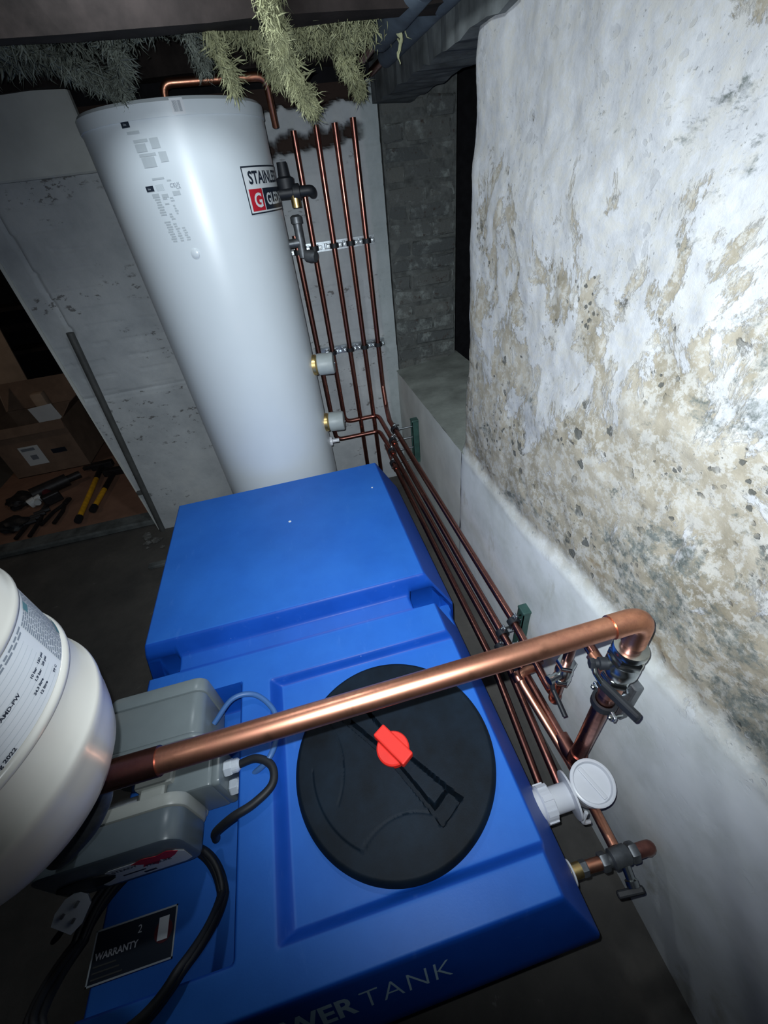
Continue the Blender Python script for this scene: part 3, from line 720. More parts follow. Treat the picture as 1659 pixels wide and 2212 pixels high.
# clamp rails
def slotted_rail(a, b, up, label, n):
    a, b, up = Vector(a), Vector(b), Vector(up).normalized(); d = (b-a).normalized(); out = d.cross(up).normalized()
    o = thing('pipe_clamp_rail', tuple((a+b)/2), label, 'clamp rail', 'zinc pipe clamp rails')
    L = (b-a).length; c = (a+b)/2
    mk('channel', join(obox(c+up*0.016, d, up, out, L, 0.008, 0.02), obox(c-up*0.016, d, up, out, L, 0.008, 0.02), obox(c-out*0.008, d, up, out, L, 0.034, 0.003)), 'zinc', o, smooth=False)
    for k in range(n):
        q = a+d*L*(k+0.5)/n; mk('slot_web', obox(q, d, up, out, 0.016, 0.026, 0.018, 0.003), 'zinc', o, smooth=False)
    return o
def clamp(parent, c, d, r, side, name='pipe_clamp'):
    """rubber-lined two-bolt ring round a pipe; side = direction of the bolt ears"""
    d = Vector(d).normalized(); side = Vector(side).normalized(); c = Vector(c)
    k = mk(name, lathe([(r+0.002, -0.010), (r+0.0085, -0.010), (r+0.0085, 0.010), (r+0.002, 0.010), (r+0.002, -0.010)], c, d, 22, caps=False), 'rubber', parent)
    out = d.cross(side).normalized()
    for s in (-1, 1):
        e = c+side*s*(r+0.016)
        mk('bolt_ear', obox(e, d, side, out, 0.018, 0.018, 0.007, 0.002), 'zinc', k, smooth=False)
        mk('bolt', join(hexnut(e+out*0.006, out, 0.0065, 0.006), lathe([(0.003, -0.022), (0.003, 0.012)], e, out, 8)), 'chrome', k, smooth=False)
for rz, lab_ in ((1.435, 'upper zinc clamp rail holding five copper risers on the back wall'), (0.945, 'lower zinc clamp rail holding copper risers on the back wall')):
    rl = slotted_rail((0.118, PY+0.035, rz), (0.515, PY+0.035, rz), (0, 0, 1), lab_, 9)
    for x in (0.131 if rz > 1 else 0.132, 0.211, 0.309 if rz > 1 else 0.3105, 0.390 if rz > 1 else 0.3935, 0.470 if rz > 1 else 0.4725):
        clamp(rl, (x, 2.27 if x < 0.15 else PY, rz), (0, 0, 1), PR, (1, 0, 0))
for y, zt, zb, xs_, lab_ in ((0.745, 0.480, 0.14, (0.525, 0.487, 0.489, 0.462), 'dark green strut on the right wall near the big copper pipe'), (2.00, 0.605, 0.34, (0.449, 0.432, 0.4205, 0.422), 'small dark strut on the right wall at the far corner')):
    st_ = thing('wall_strut', (0.570, y, zb), lab_, 'strut', 'wall struts carrying the pipe bundle')
    mk('channel', join(box(0.547, 0.585, y-0.019, y-0.016, zb, zt), box(0.547, 0.585, y+0.016, y+0.019, zb, zt), box(0.582, 0.585, y-0.019, y+0.019, zb, zt), box(0.547, 0.550, y-0.019, y-0.010, zb, zt), box(0.547, 0.550, y+0.010, y+0.019, zb, zt)), 'strut', st_, smooth=False)
    mk('end_cap', box(0.544, 0.587, y-0.021, y+0.021, zt-0.004, zt+0.008, 0.004, 2), 'strut', st_, smooth=False)
    zz = (0.4285, 0.3765, 0.2875, 0.203) if y < 1 else (0.5715, 0.5045, 0.4385, 0.356)
    for x, z in zip(xs_, zz):
        clamp(st_, (x, y, z), (0.06, -1.24, -0.12), PR, (0.1, 0, 1))
        mk('stud', lathe([(0.0045, 0), (0.0045, 0.55-x-PR-0.004)], (x+PR+0.008, y, z), (1, 0, 0), 8), 'zinc', st_)

# ------------------------------------------------------------------ big copper main over the tank
MR = 0.0195
mp_ = thing('copper_main_pipe', (0.505, 0.335, 0.30), 'thick copper main crossing above the black lid and dropping down the right wall', 'pipe')
mk('tube', tube([(-0.455, 0.336, 1.0), (0.470, 0.336, 1.0)], MR, 0.03, 28), 'copper', mp_)
mk('elbow', join(tube([(0.435, 0.336, 1.0), (0.505, 0.336, 1.0), (0.505, 0.334, 0.925)], MR*1.13, 0.036, 28)), 'copper', mp_)
mk('drop_tube', tube([(0.505, 0.334, 0.955), (0.505, 0.330, 0.335)], MR, 0.03, 28), 'copper2', mp_)
mk('socket', tube([(-0.345, 0.336, 1.0), (-0.455, 0.336, 1.0)], MR*1.14, 0.03, 28), 'copper2', mp_)
mk('tee_branch', join(lathe([(0.0150, 0.0), (0.0155, 0.03), (0.0165, 0.031), (0.0165, 0.062)], (0.5065, 0.405, 0.765), (0, -1, 0), 20), lathe([(MR*1.15, -0.035), (MR*1.15, 0.035)], (0.505, 0.332, 0.765), (0, 0, 1), 24)), 'copper', mp_)
mk('bottom_elbow', tube([(0.505, 0.330, 0.395), (0.505, 0.330, 0.335), (0.503, 0.40, 0.338)], MR*1.13, 0.02, 24), 'copper2', mp_)
bv = mk('ball_valve', join(lathe([(MR+.001, 0.062), (0.031, 0.060), (0.033, 0.056), (0.033, 0.046)], (0.505, 0.333, 0.850), (0, 0, 1), 32), hexnut((0.505, 0.333, 0.886), (0, 0, 1), 0.036, 0.026),
    lathe([(0.031, 0.024), (0.033, 0.020), (0.030, 0.012), (0.033, 0.0), (0.033, -0.022), (0.026, -0.04), (0.024, -0.048)], (0.505, 0.333, 0.850), (0, 0, 1), 32), hexnut((0.505, 0.333, 0.795), (0, 0, 1), 0.030, 0.022)), 'chrome', mp_, label='nickel ball valve on the main')
sd = Vector((-0.88, 0.30, 0)).normalized(); sc_ = Vector((0.505, 0.333, 0.846))
mk('valve_stem', join(lathe([(0.013, 0.025), (0.013, 0.046), (0.009, 0.048), (0.009, 0.060)], sc_, sd, 18), hexnut(sc_+sd*0.060, sd, 0.012, 0.010)), 'rubber', bv)
lv0 = sc_+sd*0.056
mk('lever_shank', tube([lv0, lv0+Vector((-0.004, -0.014, -0.012)), lv0+Vector((0.004, -0.034, -0.030))], 0.0055, 0.01, 10), 'chrome', bv)
a_, b_, d_ = frame((0.032, -0.100, -0.010))
mk('lever', obox(lv0+Vector((0.016, -0.066, -0.034)), Vector((0.032, -0.100, -0.010)).normalized(), Vector((0.2, 0.06, 0.95)).normalized().cross(Vector((0.032, -0.100, -0.010)).normalized()), Vector((0.2, 0.06, 0.95)).normalized(), 0.092, 0.015, 0.020, 0.005), 'rubber', bv, smooth=False, label='black plastic valve lever')
clamp(mp_, (0.505, 0.332, 0.687), (0, 0, 1), MR, (0.12, 1, 0))
mk('clamp_stud', lathe([(0.006, 0), (0.006, 0.05)], (0.53, 0.332, 0.687), (1, 0, 0), 10), 'zinc', mp_)
fb = thing('clamp_strut', (0.572, 0.332, 0.62), 'small strut on the right wall behind the big ball valve', 'strut')
mk('channel', box(0.552, 0.580, 0.312, 0.352, 0.60, 0.745, 0.003, 1), 'darkmetal', fb, smooth=False)
mk('bolt', hexnut((0.548, 0.332, 0.72), (1, 0, 0), 0.011, 0.010), 'zinc', fb, smooth=False)

# ------------------------------------------------------------------ white overflow trap and brass outlet on the tank's side
tr = thing('overflow_trap', (0.34, 0.250, 0.400), 'white plastic overflow fitting with round capped cup on the tank side', 'pipe fitting')
TZ = 0.392
mk('spigot', lathe([(0.036, -0.012), (0.036, 0.030)], (0.322, 0.250, TZ), (1, 0, 0), 32), 'whiteplastic', tr)
mk('union_nut', join(lathe([(0.037, 0.018), (0.041, 0.021), (0.041, 0.048), (0.037, 0.050)], (0.322, 0.250, TZ), (1, 0, 0), 32), *[obox(Vector((0.357, 0.250+0.0415*math.cos(t), TZ+0.0415*math.sin(t))), (1, 0, 0), (0, -math.sin(t), math.cos(t)), (0, math.cos(t), math.sin(t)), 0.026, 0.012, 0.005) for t in [k*math.pi/4 for k in range(8)]]), 'whiteplastic', tr, smooth=False)
mk('neck', lathe([(0.031, 0.05), (0.031, 0.105)], (0.322, 0.250, TZ), (1, 0, 0), 32), 'whiteplastic', tr)
mk('flange', lathe([(0.031, 0), (0.056, 0.002), (0.056, 0.007), (0.031, 0.009)], (0.421, 0.250, TZ), (1, -0.03, 0.10), 40), 'whiteplastic', tr)
cd_ = Vector((-0.10, -0.10, 1)).normalized()
mk('cup', lathe([(0.030, -0.085), (0.040, -0.075), (0.044, -0.020), (0.048, 0.006), (0.0525, 0.010), (0.0525, 0.020)], (0.478, 0.250, 0.420), cd_, 40), 'whiteplastic', tr)
cap = mk('screen_cap', lathe([(0.0525, 0.018), (0.053, 0.028), (0.0505, 0.0300), (0.0455, 0.0300), (0.0425, 0.0200), (0.002, 0.0190)], (0.478, 0.250, 0.420), cd_, 40), 'whiteplastic', tr)
ca = Vector((0.30, -0.95, 0)); ca = (ca-cd_*ca.dot(cd_)).normalized()
mk('grip_rib', obox(Vector((0.478, 0.250, 0.420))+cd_*0.0225, ca, cd_.cross(ca), cd_, 0.080, 0.011, 0.008, 0.002), 'whiteplastic', cap, smooth=False)
mk('retaining_strap', tube([(0.440, 0.205, 0.40), (0.43, 0.195, 0.36), (0.455, 0.195, 0.345)], 0.005, 0.02, 8), 'whiteplastic', tr)
dz = 0.365; dy_ = 0.118
dvv = thing('drain_valve', (0.345, dy_, dz), 'brass tank outlet with copper stub and small lever drain valve at lower right', 'valve')
mk('washer', lathe([(0.026, 0), (0.026, 0.004)], (0.3455, dy_, dz), (1, 0, 0), 28), 'whiteplastic', dvv)
mk('brass_tail', lathe([(0.016, 0.0), (0.016, 0.030), (0.012, 0.032)], (0.343, dy_, dz), (1, 0, 0), 20), 'brass', dvv)
mk('compression_nut', hexnut((0.381, dy_-0.0005, dz), (1, -0.04, 0), 0.017, 0.016), 'darkmetal', dvv, smooth=False)
mk('copper_stub', tube([(0.375, dy_, dz), (0.425, dy_-0.002, dz)], 0.0135, 0.02), 'copper', dvv)
mk('valve_body', join(hexnut((0.432, dy_-0.002, dz), (1, -0.04, 0), 0.020, 0.018), lathe([(0.014, 0.436), (0.014, 0.448), (0.021, 0.452), (0.021, 0.492), (0.016, 0.498)], (0, dy_-0.003, dz), (1, 0, 0), 20), hexnut((0.507, dy_-0.004, dz), (1, -0.04, 0), 0.022, 0.020)), 'darkmetal', dvv)
mk('end_stub', tube([(0.515, dy_-0.005, dz), (0.552, dy_-0.006, dz), (0.556, dy_-0.006, dz-0.03)], 0.0155, 0.012), 'copper2', dvv)
vs_ = mk('valve_stem', lathe([(0.010, 0), (0.010, 0.030), (0.014, 0.032), (0.014, 0.044)], (0.478, dy_-0.015, dz-0.004), (-0.05, -0.8, -0.35), 16), 'chrome', dvv)
mk('lever', obox(Vector((0.466, dy_-0.062, dz-0.030)), Vector((-1, 0.12, -0.25)).normalized(), Vector((0.12, 1, 0)).normalized(), Vector((-1, 0.12, -0.25)).normalized().cross(Vector((0.12, 1, 0)).normalized()), 0.062, 0.016, 0.012, 0.004), 'rubber', dvv, smooth=False)

# ------------------------------------------------------------------ white expansion vessel, close on the left
VC = (-0.491, 0.303); VR = 0.16
ve = thing('expansion_vessel', (VC[0], VC[1], 1.03), 'cream white upright expansion vessel close at the left edge', 'pressure vessel')
prof = [(0.020, 1.040), (0.060, 1.046), (0.098, 1.064), (0.126, 1.090), (0.143, 1.118), (0.152, 1.145), (VR-0.003, 1.165), (VR-0.0005, 1.178), (VR+0.002, 1.188), (VR+0.0045, 1.197), (VR+0.0052, 1.204), (VR+0.0042, 1.2095), (VR, 1.2120), (VR, 1.262), (VR+0.003, 1.2635), (VR+0.0042, 1.268), (VR+0.003, 1.2725), (VR, 1.274), (VR, 1.352), (VR+0.003, 1.3535), (VR+0.0042, 1.358), (VR+0.003, 1.362), (VR, 1.364), (VR, 1.62), (0.150, 1.655), (0.125, 1.69), (0.08, 1.718), (0.02, 1.728)]
mk('vessel_shell', lathe(prof, (VC[0], VC[1], 0), seg=96), 'vessel', ve, angle=60)
def vp(a0, a1, z0, z1, off=0.0012): return cyl_patch(VC, VR+off, R(a0), R(a1), z0, z1)
vl = mk('rating_label', vp(40, 134, 1.2755, 1.3505, .0006), 'paper', ve, label='pale rating label with fine print')
pr, ln = [], []
z = 1.345
while z > 1.279:
    a = 103.0
    while a < 126:
        w = rnd.uniform(1.0, 4.0); pr.append(vp(a, min(126.5, a+w), z-0.0019, z)); a += w+rnd.uniform(.35, .7)
    z -= 0.0031
for z in (1.3475, 1.3440):
    a = 55
    while a < 99: w = rnd.uniform(2, 5); pr.append(vp(a, a+w, z-0.0022, z)); a += w+1
for k in range(9): ln.append(vp(50, 98, 1.3355-0.0068*k, 1.3359-0.0068*k))
mk('fine_print', join(*pr), 'ink', vl, smooth=False, kind='stuff')
for l_ in ln: mk('rule_line', l_, 'inkmid', vl, smooth=False)
wt = []
for s, a, z, sz in (('ESC-CSS-ACP-AMD-PW', 58.5, 1.3110, 0.0056), ('10 bar   150 psi', 88.0, 1.3078, 0.0044), ('1.9 bar   28 psi', 88.4, 1.3012, 0.0044), ('24.3 litre', 84.5, 1.2944, 0.0044), ('12 litre', 86.0, 1.2876, 0.0044), ('99 C', 96.0, 1.2830, 0.0042), ('Aug 2022', 60.0, 1.2780, 0.0058)):
    mk('label_text', cyl_text(s, sz, VC, VR+.0016, R(a), z, 0.0002, 1.0, 1.15), 'dkink', vl, smooth=False)
mk('green_mark', join(vp(119, 131, 1.2765, 1.2835, .0014), vp(112, 117, 1.338, 1.346, .0014)), simple('teal_print', (0.08, 0.20, 0.22), 0.5), vl, smooth=False)
vst = mk('connection_pipe', tube([(VC[0], VC[1], 1.045), (VC[0], VC[1], 1.0), (-0.44, 0.336, 1.0)], 0.018, 0.02, 20), 'copper2', ve)

# ------------------------------------------------------------------ booster pump on the platform
pu = thing('booster_pump', (-0.56, 0.50, 0.46), 'grey booster pump set with rounded housings on the blue tank platform', 'pump')
def rbox(x0, x1, y0, y1, z0, z1, r, seg=5, axis='y'):
    """box with large rounded edges along one axis"""
    bm = bmesh.new(); bmesh.ops.create_cube(bm, size=1)
    for v in bm.verts: v.co = ((x0+x1)/2+v.co.x*(x1-x0), (y0+y1)/2+v.co.y*(y1-y0), (z0+z1)/2+v.co.z*(z1-z0))
    k = 'xyz'.index(axis)
    e = [e for e in bm.edges if abs((e.verts[0].co-e.verts[1].co).normalized()[k]) > 0.9]
    bmesh.ops.bevel(bm, geom=e, offset=r, segments=seg, profile=0.5, affect='EDGES')
    e2 = [e for e in bm.edges if len(e.link_faces) == 2 and e.calc_face_angle(0) > R(60)]
    bmesh.ops.bevel(bm, geom=e2, offset=0.006, segments=2, profile=0.5, affect='EDGES')
    return bm_geo(bm)
mk('motor_housing', rbox(-0.690, -0.436, 0.555, 0.664, 0.475, 0.662, 0.030), 'pumpgrey', pu)
mk('motor_end_cap', rbox(-0.690, -0.436, 0.666, 0.705, 0.475, 0.662, 0.030), 'pumpgrey', pu)
mk('motor_flange', rbox(-0.694, -0.428, 0.540, 0.554, 0.470, 0.668, 0.032), 'pumpgrey', pu)
mk('motor_foot', box(-0.68, -0.45, 0.56, 0.69, 0.460, 0.480, 0.004, 1), 'rubber', pu, smooth=False)
mk('white_gasket', box(-0.62, -0.44, 0.520, 0.541, 0.56, 0.640, 0.003, 1), 'lwhite', pu, smooth=False)
mk('pump_neck', rbox(-0.60, -0.47, 0.430, 0.540, 0.465, 0.600, 0.02), 'pumplight', pu)
mk('neck_bracket', join(box(-0.585, -0.500, 0.468, 0.505, 0.60, 0.640, 0.004, 1), box(-0.575, -0.520, 0.435, 0.475, 0.60, 0.628, 0.004, 1)), 'pumplight', pu, smooth=False)
jb = mk('junction_box', rbox(-0.520, -0.412, 0.440, 0.522, 0.475, 0.622, 0.012), 'pumpgrey', pu)
mk('box_lid', rbox(-0.416, -0.395, 0.438, 0.524, 0.480, 0.622, 0.012, axis='x'), 'pumpgrey', jb)
mk('lid_screw', lathe([(0.006, 0), (0.006, 0.003)], (-0.404, 0.512, 0.622), (0, 0, 1), 12), 'chrome', jb)
for gy, gz in ((0.478, 0.592), (0.452, 0.545)):
    g_ = mk('cable_gland', join(hexnut((-0.384, gy, gz), (1, 0, 0), 0.019, 0.020), lathe([(0.016, 0.0), (0.016, 0.012), (0.011, 0.018)], (-0.375, gy, gz), (1, 0, 0), 20)), 'gland', jb, smooth=False)
# controller with a badge on its front
ctl = mk('controller_case', rbox(-0.760, -0.462, 0.345, 0.408, 0.490, 0.662, 0.040), 'pumpdark', pu)
mk('controller_rim', rbox(-0.762, -0.460, 0.408, 0.436, 0.486, 0.664, 0.041), 'pumplight', pu)
FY = 0.3445
def fr(pts, y0=FY, y1=FY-0.0012): return poly_prism(pts, lambda u, v, t: (u, t, v), y0, y1)
bdg = [(-0.630, 0.592), (-0.640, 0.585), (-0.628, 0.562), (-0.640, 0.540), (-0.672, 0.524), (-0.668, 0.510), (-0.500, 0.510), (-0.484, 0.520), (-0.480, 0.575), (-0.492, 0.592)]
badge = mk('badge', fr(bdg), 'lwhite', ctl, smooth=False, label='white badge with red splash')
mk('badge_splash', fr([(-0.585, 0.589), (-0.556, 0.604), (-0.530, 0.596), (-0.505, 0.606), (-0.488, 0.588), (-0.500, 0.572), (-0.516, 0.560), (-0.532, 0.570), (-0.545, 0.548), (-0.556, 0.562), (-0.574, 0.556), (-0.566, 0.572)], FY-0.0013, FY-0.0022), 'lred', badge, smooth=False)
v, fc = text_geo('STEADY', 0.019, 0.0005)
tg = ([(-0.628+p[0]*0.75, FY-0.0026, 0.574+p[1]*0.8) for p in v], fc)
v, fc = text_geo('PRESSURE', 0.016, 0.0005)
tg = join(tg, ([(-0.566+p[0]*0.75, FY-0.0028, 0.556+p[1]) for p in v], fc))
mk('badge_lettering', join(([(a[0], a[1], a[2]) for a in tg[0]], tg[1]), fr([(-0.622, 0.545), (-0.575, 0.545), (-0.575, 0.540), (-0.622, 0.540)], FY-.0013, FY-.002), fr([(-0.585, 0.528), (-0.560, 0.528), (-0.560, 0.520), (-0.585, 0.520)], FY-.0013, FY-.002)), 'dkink', badge, smooth=False)
mk('dial_window', poly_prism([(-0.690+0.058*math.cos(t), 0.562+0.030*math.sin(t)) for t in [k*math.pi/12 for k in range(24)]], lambda u, v, t: (u, t, v), FY, FY-0.003), 'rubber', ctl, smooth=False)
mk('pump_hose', tube(spline([(-0.452, 0.342, 0.985), (-0.470, 0.342, 0.93), (-0.515, 0.325, 0.875), (-0.59, 0.320, 0.81), (-0.66, 0.36, 0.72), (-0.66, 0.44, 0.62), (-0.58, 0.47, 0.57)]), 0.017, 0.0, 16), 'darkmetal', pu)

# cables
mk('blue_cable', tube(spline([(-0.43, 0.600, 0.590), (-0.375, 0.640, 0.615), (-0.318, 0.640, 0.605), (-0.270, 0.585, 0.598), (-0.264, 0.520, 0.597), (-0.290, 0.462, 0.600), (-0.372, 0.452, 0.547)]), 0.0070, 0.0, 12), 'bluecable', None, True, 'thin blue cable looping from the junction box onto the tank deck', 'cable')
mk('black_cable', tube(spline([(-0.362, 0.478, 0.592), (-0.315, 0.476, 0.600), (-0.278, 0.448, 0.602), (-0.278, 0.408, 0.602), (-0.320, 0.380, 0.604), (-0.370, 0.368, 0.598), (-0.420, 0.365, 0.555), (-0.440, 0.37, 0.500)]), 0.0095, 0.0, 14), 'rubber', None, True, 'short black cable curling out of the white gland', 'cable')
coil = thing('cable_coil', (-0.572, 0.236, 0.47), 'black mains cable coiled in a loose ring round the warranty label', 'cable')
for k in range(6):
    pts = []; r0 = 0.150+rnd.uniform(-.006, .010); cxk = -0.572+rnd.uniform(-.006, .006); cyk = 0.240+rnd.uniform(-.006, .006); lift = 0.009*(k % 3); ph = rnd.uniform(0, 6)
    for i in range(72):
        t = 2*math.pi*i/72; y = cyk+r0*math.sin(t)*0.96
        zb_ = 0.470 + 0.126*min(1, max(0, (0.270-y)/0.115))**1.0
        pts.append((cxk+r0*math.cos(t)+0.003*math.sin(3*t+ph), y, zb_+lift+0.003*math.sin(2*t+ph)))
    mk('cable_turn', tube(pts, 0.0072, closed=True, seg=10), 'rubber', coil)
# three-pin plug lying face up on the coil
pg = thing('mains_plug', (-0.728, 0.318, 0.50), 'white three-pin mains plug lying pins up beside the black coil', 'plug')
pn = Vector((0.42, -0.30, 0.86)).normalized(); pu_ = Vector((0.45, 0.80, 0)); pu_ = (pu_-pn*pu_.dot(pn)).normalized(); pv_ = pn.cross(pu_)
pc = Vector((-0.735, 0.318, 0.512))
pf = lambda u, v, t: tuple(pc+pu_*u+pv_*v+pn*t)
outl = [(-0.030, -0.022), (-0.030, 0.022), (-0.012, 0.029), (0.012, 0.027), (0.030, 0.014), (0.032, -0.008), (0.022, -0.024), (-0.010, -0.030)]
mk('plug_body', join(poly_prism(outl, pf, -0.010, 0.010)), 'gland', pg, smooth=False)
for u, v in ((0.013, 0.0), (-0.010, 0.012), (-0.010, -0.012)):
    mk('pin', obox(Vector(pf(u, v, 0.019)), pu_, pv_, pn, 0.007 if u < 0 else 0.010, 0.005, 0.019), 'darkmetal', pg, smooth=False)
mk('plug_lead', tube([Vector(pf(-0.03, 0, 0)), Vector(pf(-0.05, 0.004, -0.008)), (-0.80, 0.30, 0.44), (-0.78, 0.38, 0.40)], 0.005, 0.03, 10), 'rubber', pg)

# ------------------------------------------------------------------ overhead: lagged pipes and insulation
for x, y0, y1, z, r, lab_ in ((0.470, 0.9, 1.80, 1.995, 0.040, 'thick slate grey lagged pipe end under the joists'), (0.555, 0.9, 2.06, 1.99, 0.030, 'thinner slate grey lagged pipe running beside the lintel')):
    lp = thing('lagged_pipe', (x, y0, z), lab_, 'pipe', 'foam lagged pipes overhead')
    ms = [0.0, 0.52, 1.0]
    for a, b in zip(ms[:-1], ms[1:]):
        ya, yb = y0+(y1-y0)*a+0.004, y0+(y1-y0)*b-0.004
        mk('foam_sleeve', lathe([(r*0.55, 0), (r*0.98, 0), (r, 0.004), (r*1.02, (yb-ya)/2), (r, yb-ya-0.004), (r*0.98, yb-ya), (r*0.55, yb-ya)], (x, ya, z+0.004*a), (0, 1, 0), 24), 'lag', lp)
    mk('inner_tube', tube([(x, y0, z), (x, min(y1+0.25, 2.29), z)], r*0.45), 'copper2', lp)
# mineral wool sagging between the joists
def tuft(x, y, z0, L, w, lean, s):
    pts = []; V, F = [], []; n, sg = 9, 9; rl_ = random.Random(s)
    cxx, cyy = 0, 0
    for i in range(n):
        t = i/(n-1); cxx = lean[0]*t*t+0.008*math.sin(t*7+s); cyy = lean[1]*t*t
        r = w*(1-t)**0.8*(0.75+0.5*rl_.random())+0.0012
        for k in range(sg):
            a = 2*math.pi*k/sg; q = r*(0.6+0.8*rl_.random())
            V.append((x+cxx+q*math.cos(a), y+cyy+q*0.6*math.sin(a), z0-L*t+rl_.uniform(-.004, .004)))
    for i in range(n-1):
        for k in range(sg):
            k2 = (k+1) % sg; F.append((i*sg+k, i*sg+k2, (i+1)*sg+k2, (i+1)*sg+k))
    return V, F
def woolblanket(x0, x1, y0, y1, z, amp, seed):
    a = np.linspace(x0, x1, 90); b = np.linspace(y0, y1, 60); A, B = np.meshgrid(a, b, indexing='ij')
    ed = np.minimum(np.minimum((A-x0), (x1-A)), np.minimum(B-y0, y1-B))
    Z = z-amp*(fbm(A*9, B*9, seed, 6)-0.15)-0.03*fbm(A*40, B*40, seed+3, 3)+np.clip(0.06-ed, 0, .06)*1.2
    return np.stack([A+0.03*(fbm(A*20, B*20, seed+5)-.5), B, Z], -1).reshape(-1, 3).tolist(), grid_faces(90, 60).tolist()
def slivers(n, c, s, L, w, seed, hang=0.75):
    """matted fibre slivers: thin folded tapering strips, mostly hanging"""
    rl_ = random.Random(seed); V, F = [], []
    for _ in range(n):
        x = c[0]+rl_.gauss(0, s[0]); y = c[1]+rl_.gauss(0, s[1]); z = c[2]+rl_.uniform(-s[2], s[2])
        d = Vector((rl_.gauss(0, 0.45), rl_.gauss(0, 0.3), -1 if rl_.random() < hang else rl_.uniform(-0.6, 0.3))).normalized()
        l = L*rl_.uniform(0.4, 1.3); ww = w*rl_.uniform(0.4, 1.4)
        sd_ = d.cross(Vector((rl_.gauss(0, 1), rl_.gauss(0, 1), rl_.gauss(0, .4)))).normalized(); up_ = d.cross(sd_)
        p = Vector((x, y, z)); k = len(V)
        for t, q in ((0, 0.35), (0.35, 1.0), (0.7, 0.7), (1.0, 0.06)):
            m_ = p+d*l*t+up_*0.012*math.sin(t*5+x*40)
            V += [tuple(m_+sd_*ww*q), tuple(m_+up_*ww*q*0.7), tuple(m_-sd_*ww*q)]
        for j in range(3):
            o = k+3*j
            F += [(o, o+1, o+4, o+3), (o+1, o+2, o+5, o+4), (o+2, o, o+3, o+5)]
    return V, F
rt = random.Random(11)
def streamer(pts, w, n, seed):
    """a rope of slivers following a path"""
    P = spline(pts, 6); gs = []
    for i, p in enumerate(P):
        f_ = 1-0.9*i/len(P); gs.append(slivers(n*4, p, (w*f_*0.42, w*f_*0.36, 0.012), 0.040, 0.0016+0.0018*f_, seed+i, 0.8))
    return join(*gs)
ga = [woolblanket(0.02, 0.50, 1.52, 1.95, 2.06, 0.09, 5), slivers(2600, (0.17, 1.62, 2.015), (0.075, 0.05, 0.028), 0.042, 0.0030, 21, 0.5), slivers(2000, (0.32, 1.72, 2.010), (0.07, 0.06, 0.03), 0.042, 0.0030, 22, 0.5), slivers(700, (0.06, 1.58, 2.01), (0.03, 0.03, 0.02), 0.04, 0.0030, 23, 0.5)]
ga += [streamer([(0.115, 1.415, 2.10), (0.122, 1.415, 2.03), (0.130, 1.42, 1.96), (0.138, 1.47, 1.93)], 0.026, 30, 100), streamer([(0.138, 1.50, 1.985), (0.150, 1.52, 1.93), (0.180, 1.56, 1.875), (0.215, 1.60, 1.845)], 0.018, 22, 200),
       streamer([(0.340, 1.75, 1.98), (0.365, 1.77, 1.93), (0.395, 1.80, 1.895)], 0.026, 20, 300), streamer([(0.10, 1.56, 2.0), (0.115, 1.57, 1.94), (0.13, 1.58, 1.91)], 0.03, 22, 400), streamer([(-0.02, 1.52, 1.98), (0.0, 1.54, 1.93), (0.012, 1.57, 1.895)], 0.012, 10, 500)]
mk('insulation', join(*ga), 'wool', None, True, 'clump of yellow mineral wool hanging in strands above the copper risers', 'insulation', None, 'stuff', 180)
gb = [slivers(900, (-0.40, 1.70, 2.03), (0.09, 0.05, 0.03), 0.045, 0.0036, 61, 0.5), slivers(500, (-0.56, 1.75, 2.03), (0.05, 0.06, 0.04), 0.045, 0.0036, 62, 0.5), slivers(420, (-0.20, 1.55, 2.0), (0.06, 0.02, 0.015), 0.03, 0.0030, 63, 0.5)]
gb += [streamer([(-0.50, 1.62, 2.02), (-0.42, 1.64, 1.985), (-0.33, 1.65, 1.945), (-0.27, 1.65, 1.92)], 0.034, 24, 700), streamer([(-0.06, 1.54, 2.0), (-0.055, 1.55, 1.96), (-0.05, 1.55, 1.94)], 0.02, 12, 760), streamer([(-0.25, 1.54, 2.0), (-0.245, 1.55, 1.96), (-0.24, 1.55, 1.945)], 0.018, 12, 780)]
M['dimwool'] = simple('dimmed_grey_wool', (0.17, 0.19, 0.165), 0.95, var=0.5, scale=14, bmp=0.8, bscale=120, spec=0.1)  # darker copy of the wool, the dim light there put into its colour
mk('insulation', join(*gb), 'dimwool', None, True, 'greyish mineral wool sagging above the white cylinder top', 'insulation', None, 'stuff', 180)
mk('wool_strand', tuft(0.470, 1.60, 1.975, 0.075, 0.007, (0.006, 0), 401), 'wool', None, True, 'single thin wool wisp hanging below the lagged pipes', 'insulation')

# ------------------------------------------------------------------ doorway on the left: conduit, box, tools
cn = thing('steel_conduit', (-1.128, 2.30, 0.0), 'thin dark conduit pole leaning on the wall beside the doorway', 'pole')
mk('tube', tube([(-1.115, 2.36, 0.0), (-1.006, 2.352, 1.245)], 0.017, 0.03, 12), 'pole', cn)
mk('saddle_clip', box(-1.135, -1.075, 2.355, 2.375, 0.30, 0.325, 0.003, 1), 'pole', cn, smooth=False)
mk('hardboard_sheet', box(-2.6, -1.16, 2.60, 4.0, 0.001, 0.006), 'hardboard', None, False, 'brown hardboard sheet on the floor beyond the doorway', 'board')
bx_ = thing('cardboard_box', (-2.15, 3.75, 0.006), 'open brown cardboard box with a white label beyond the doorway', 'box')
B0, B1, BY0, BY1, BH = -2.50, -1.92, 3.56, 3.98, 0.44
mk('box_walls', join(box(B0, B1, BY0, BY0+0.006, 0.007, BH), box(B0, B1, BY1-0.006, BY1, 0.007, BH), box(B0, B0+0.006, BY0+.006, BY1-.006, 0.007, BH), box(B1-0.006, B1, BY0+.006, BY1-.006, 0.007, BH), box(B0, B1, BY0, BY1, 0.007, 0.012)), 'card', bx_, smooth=False)
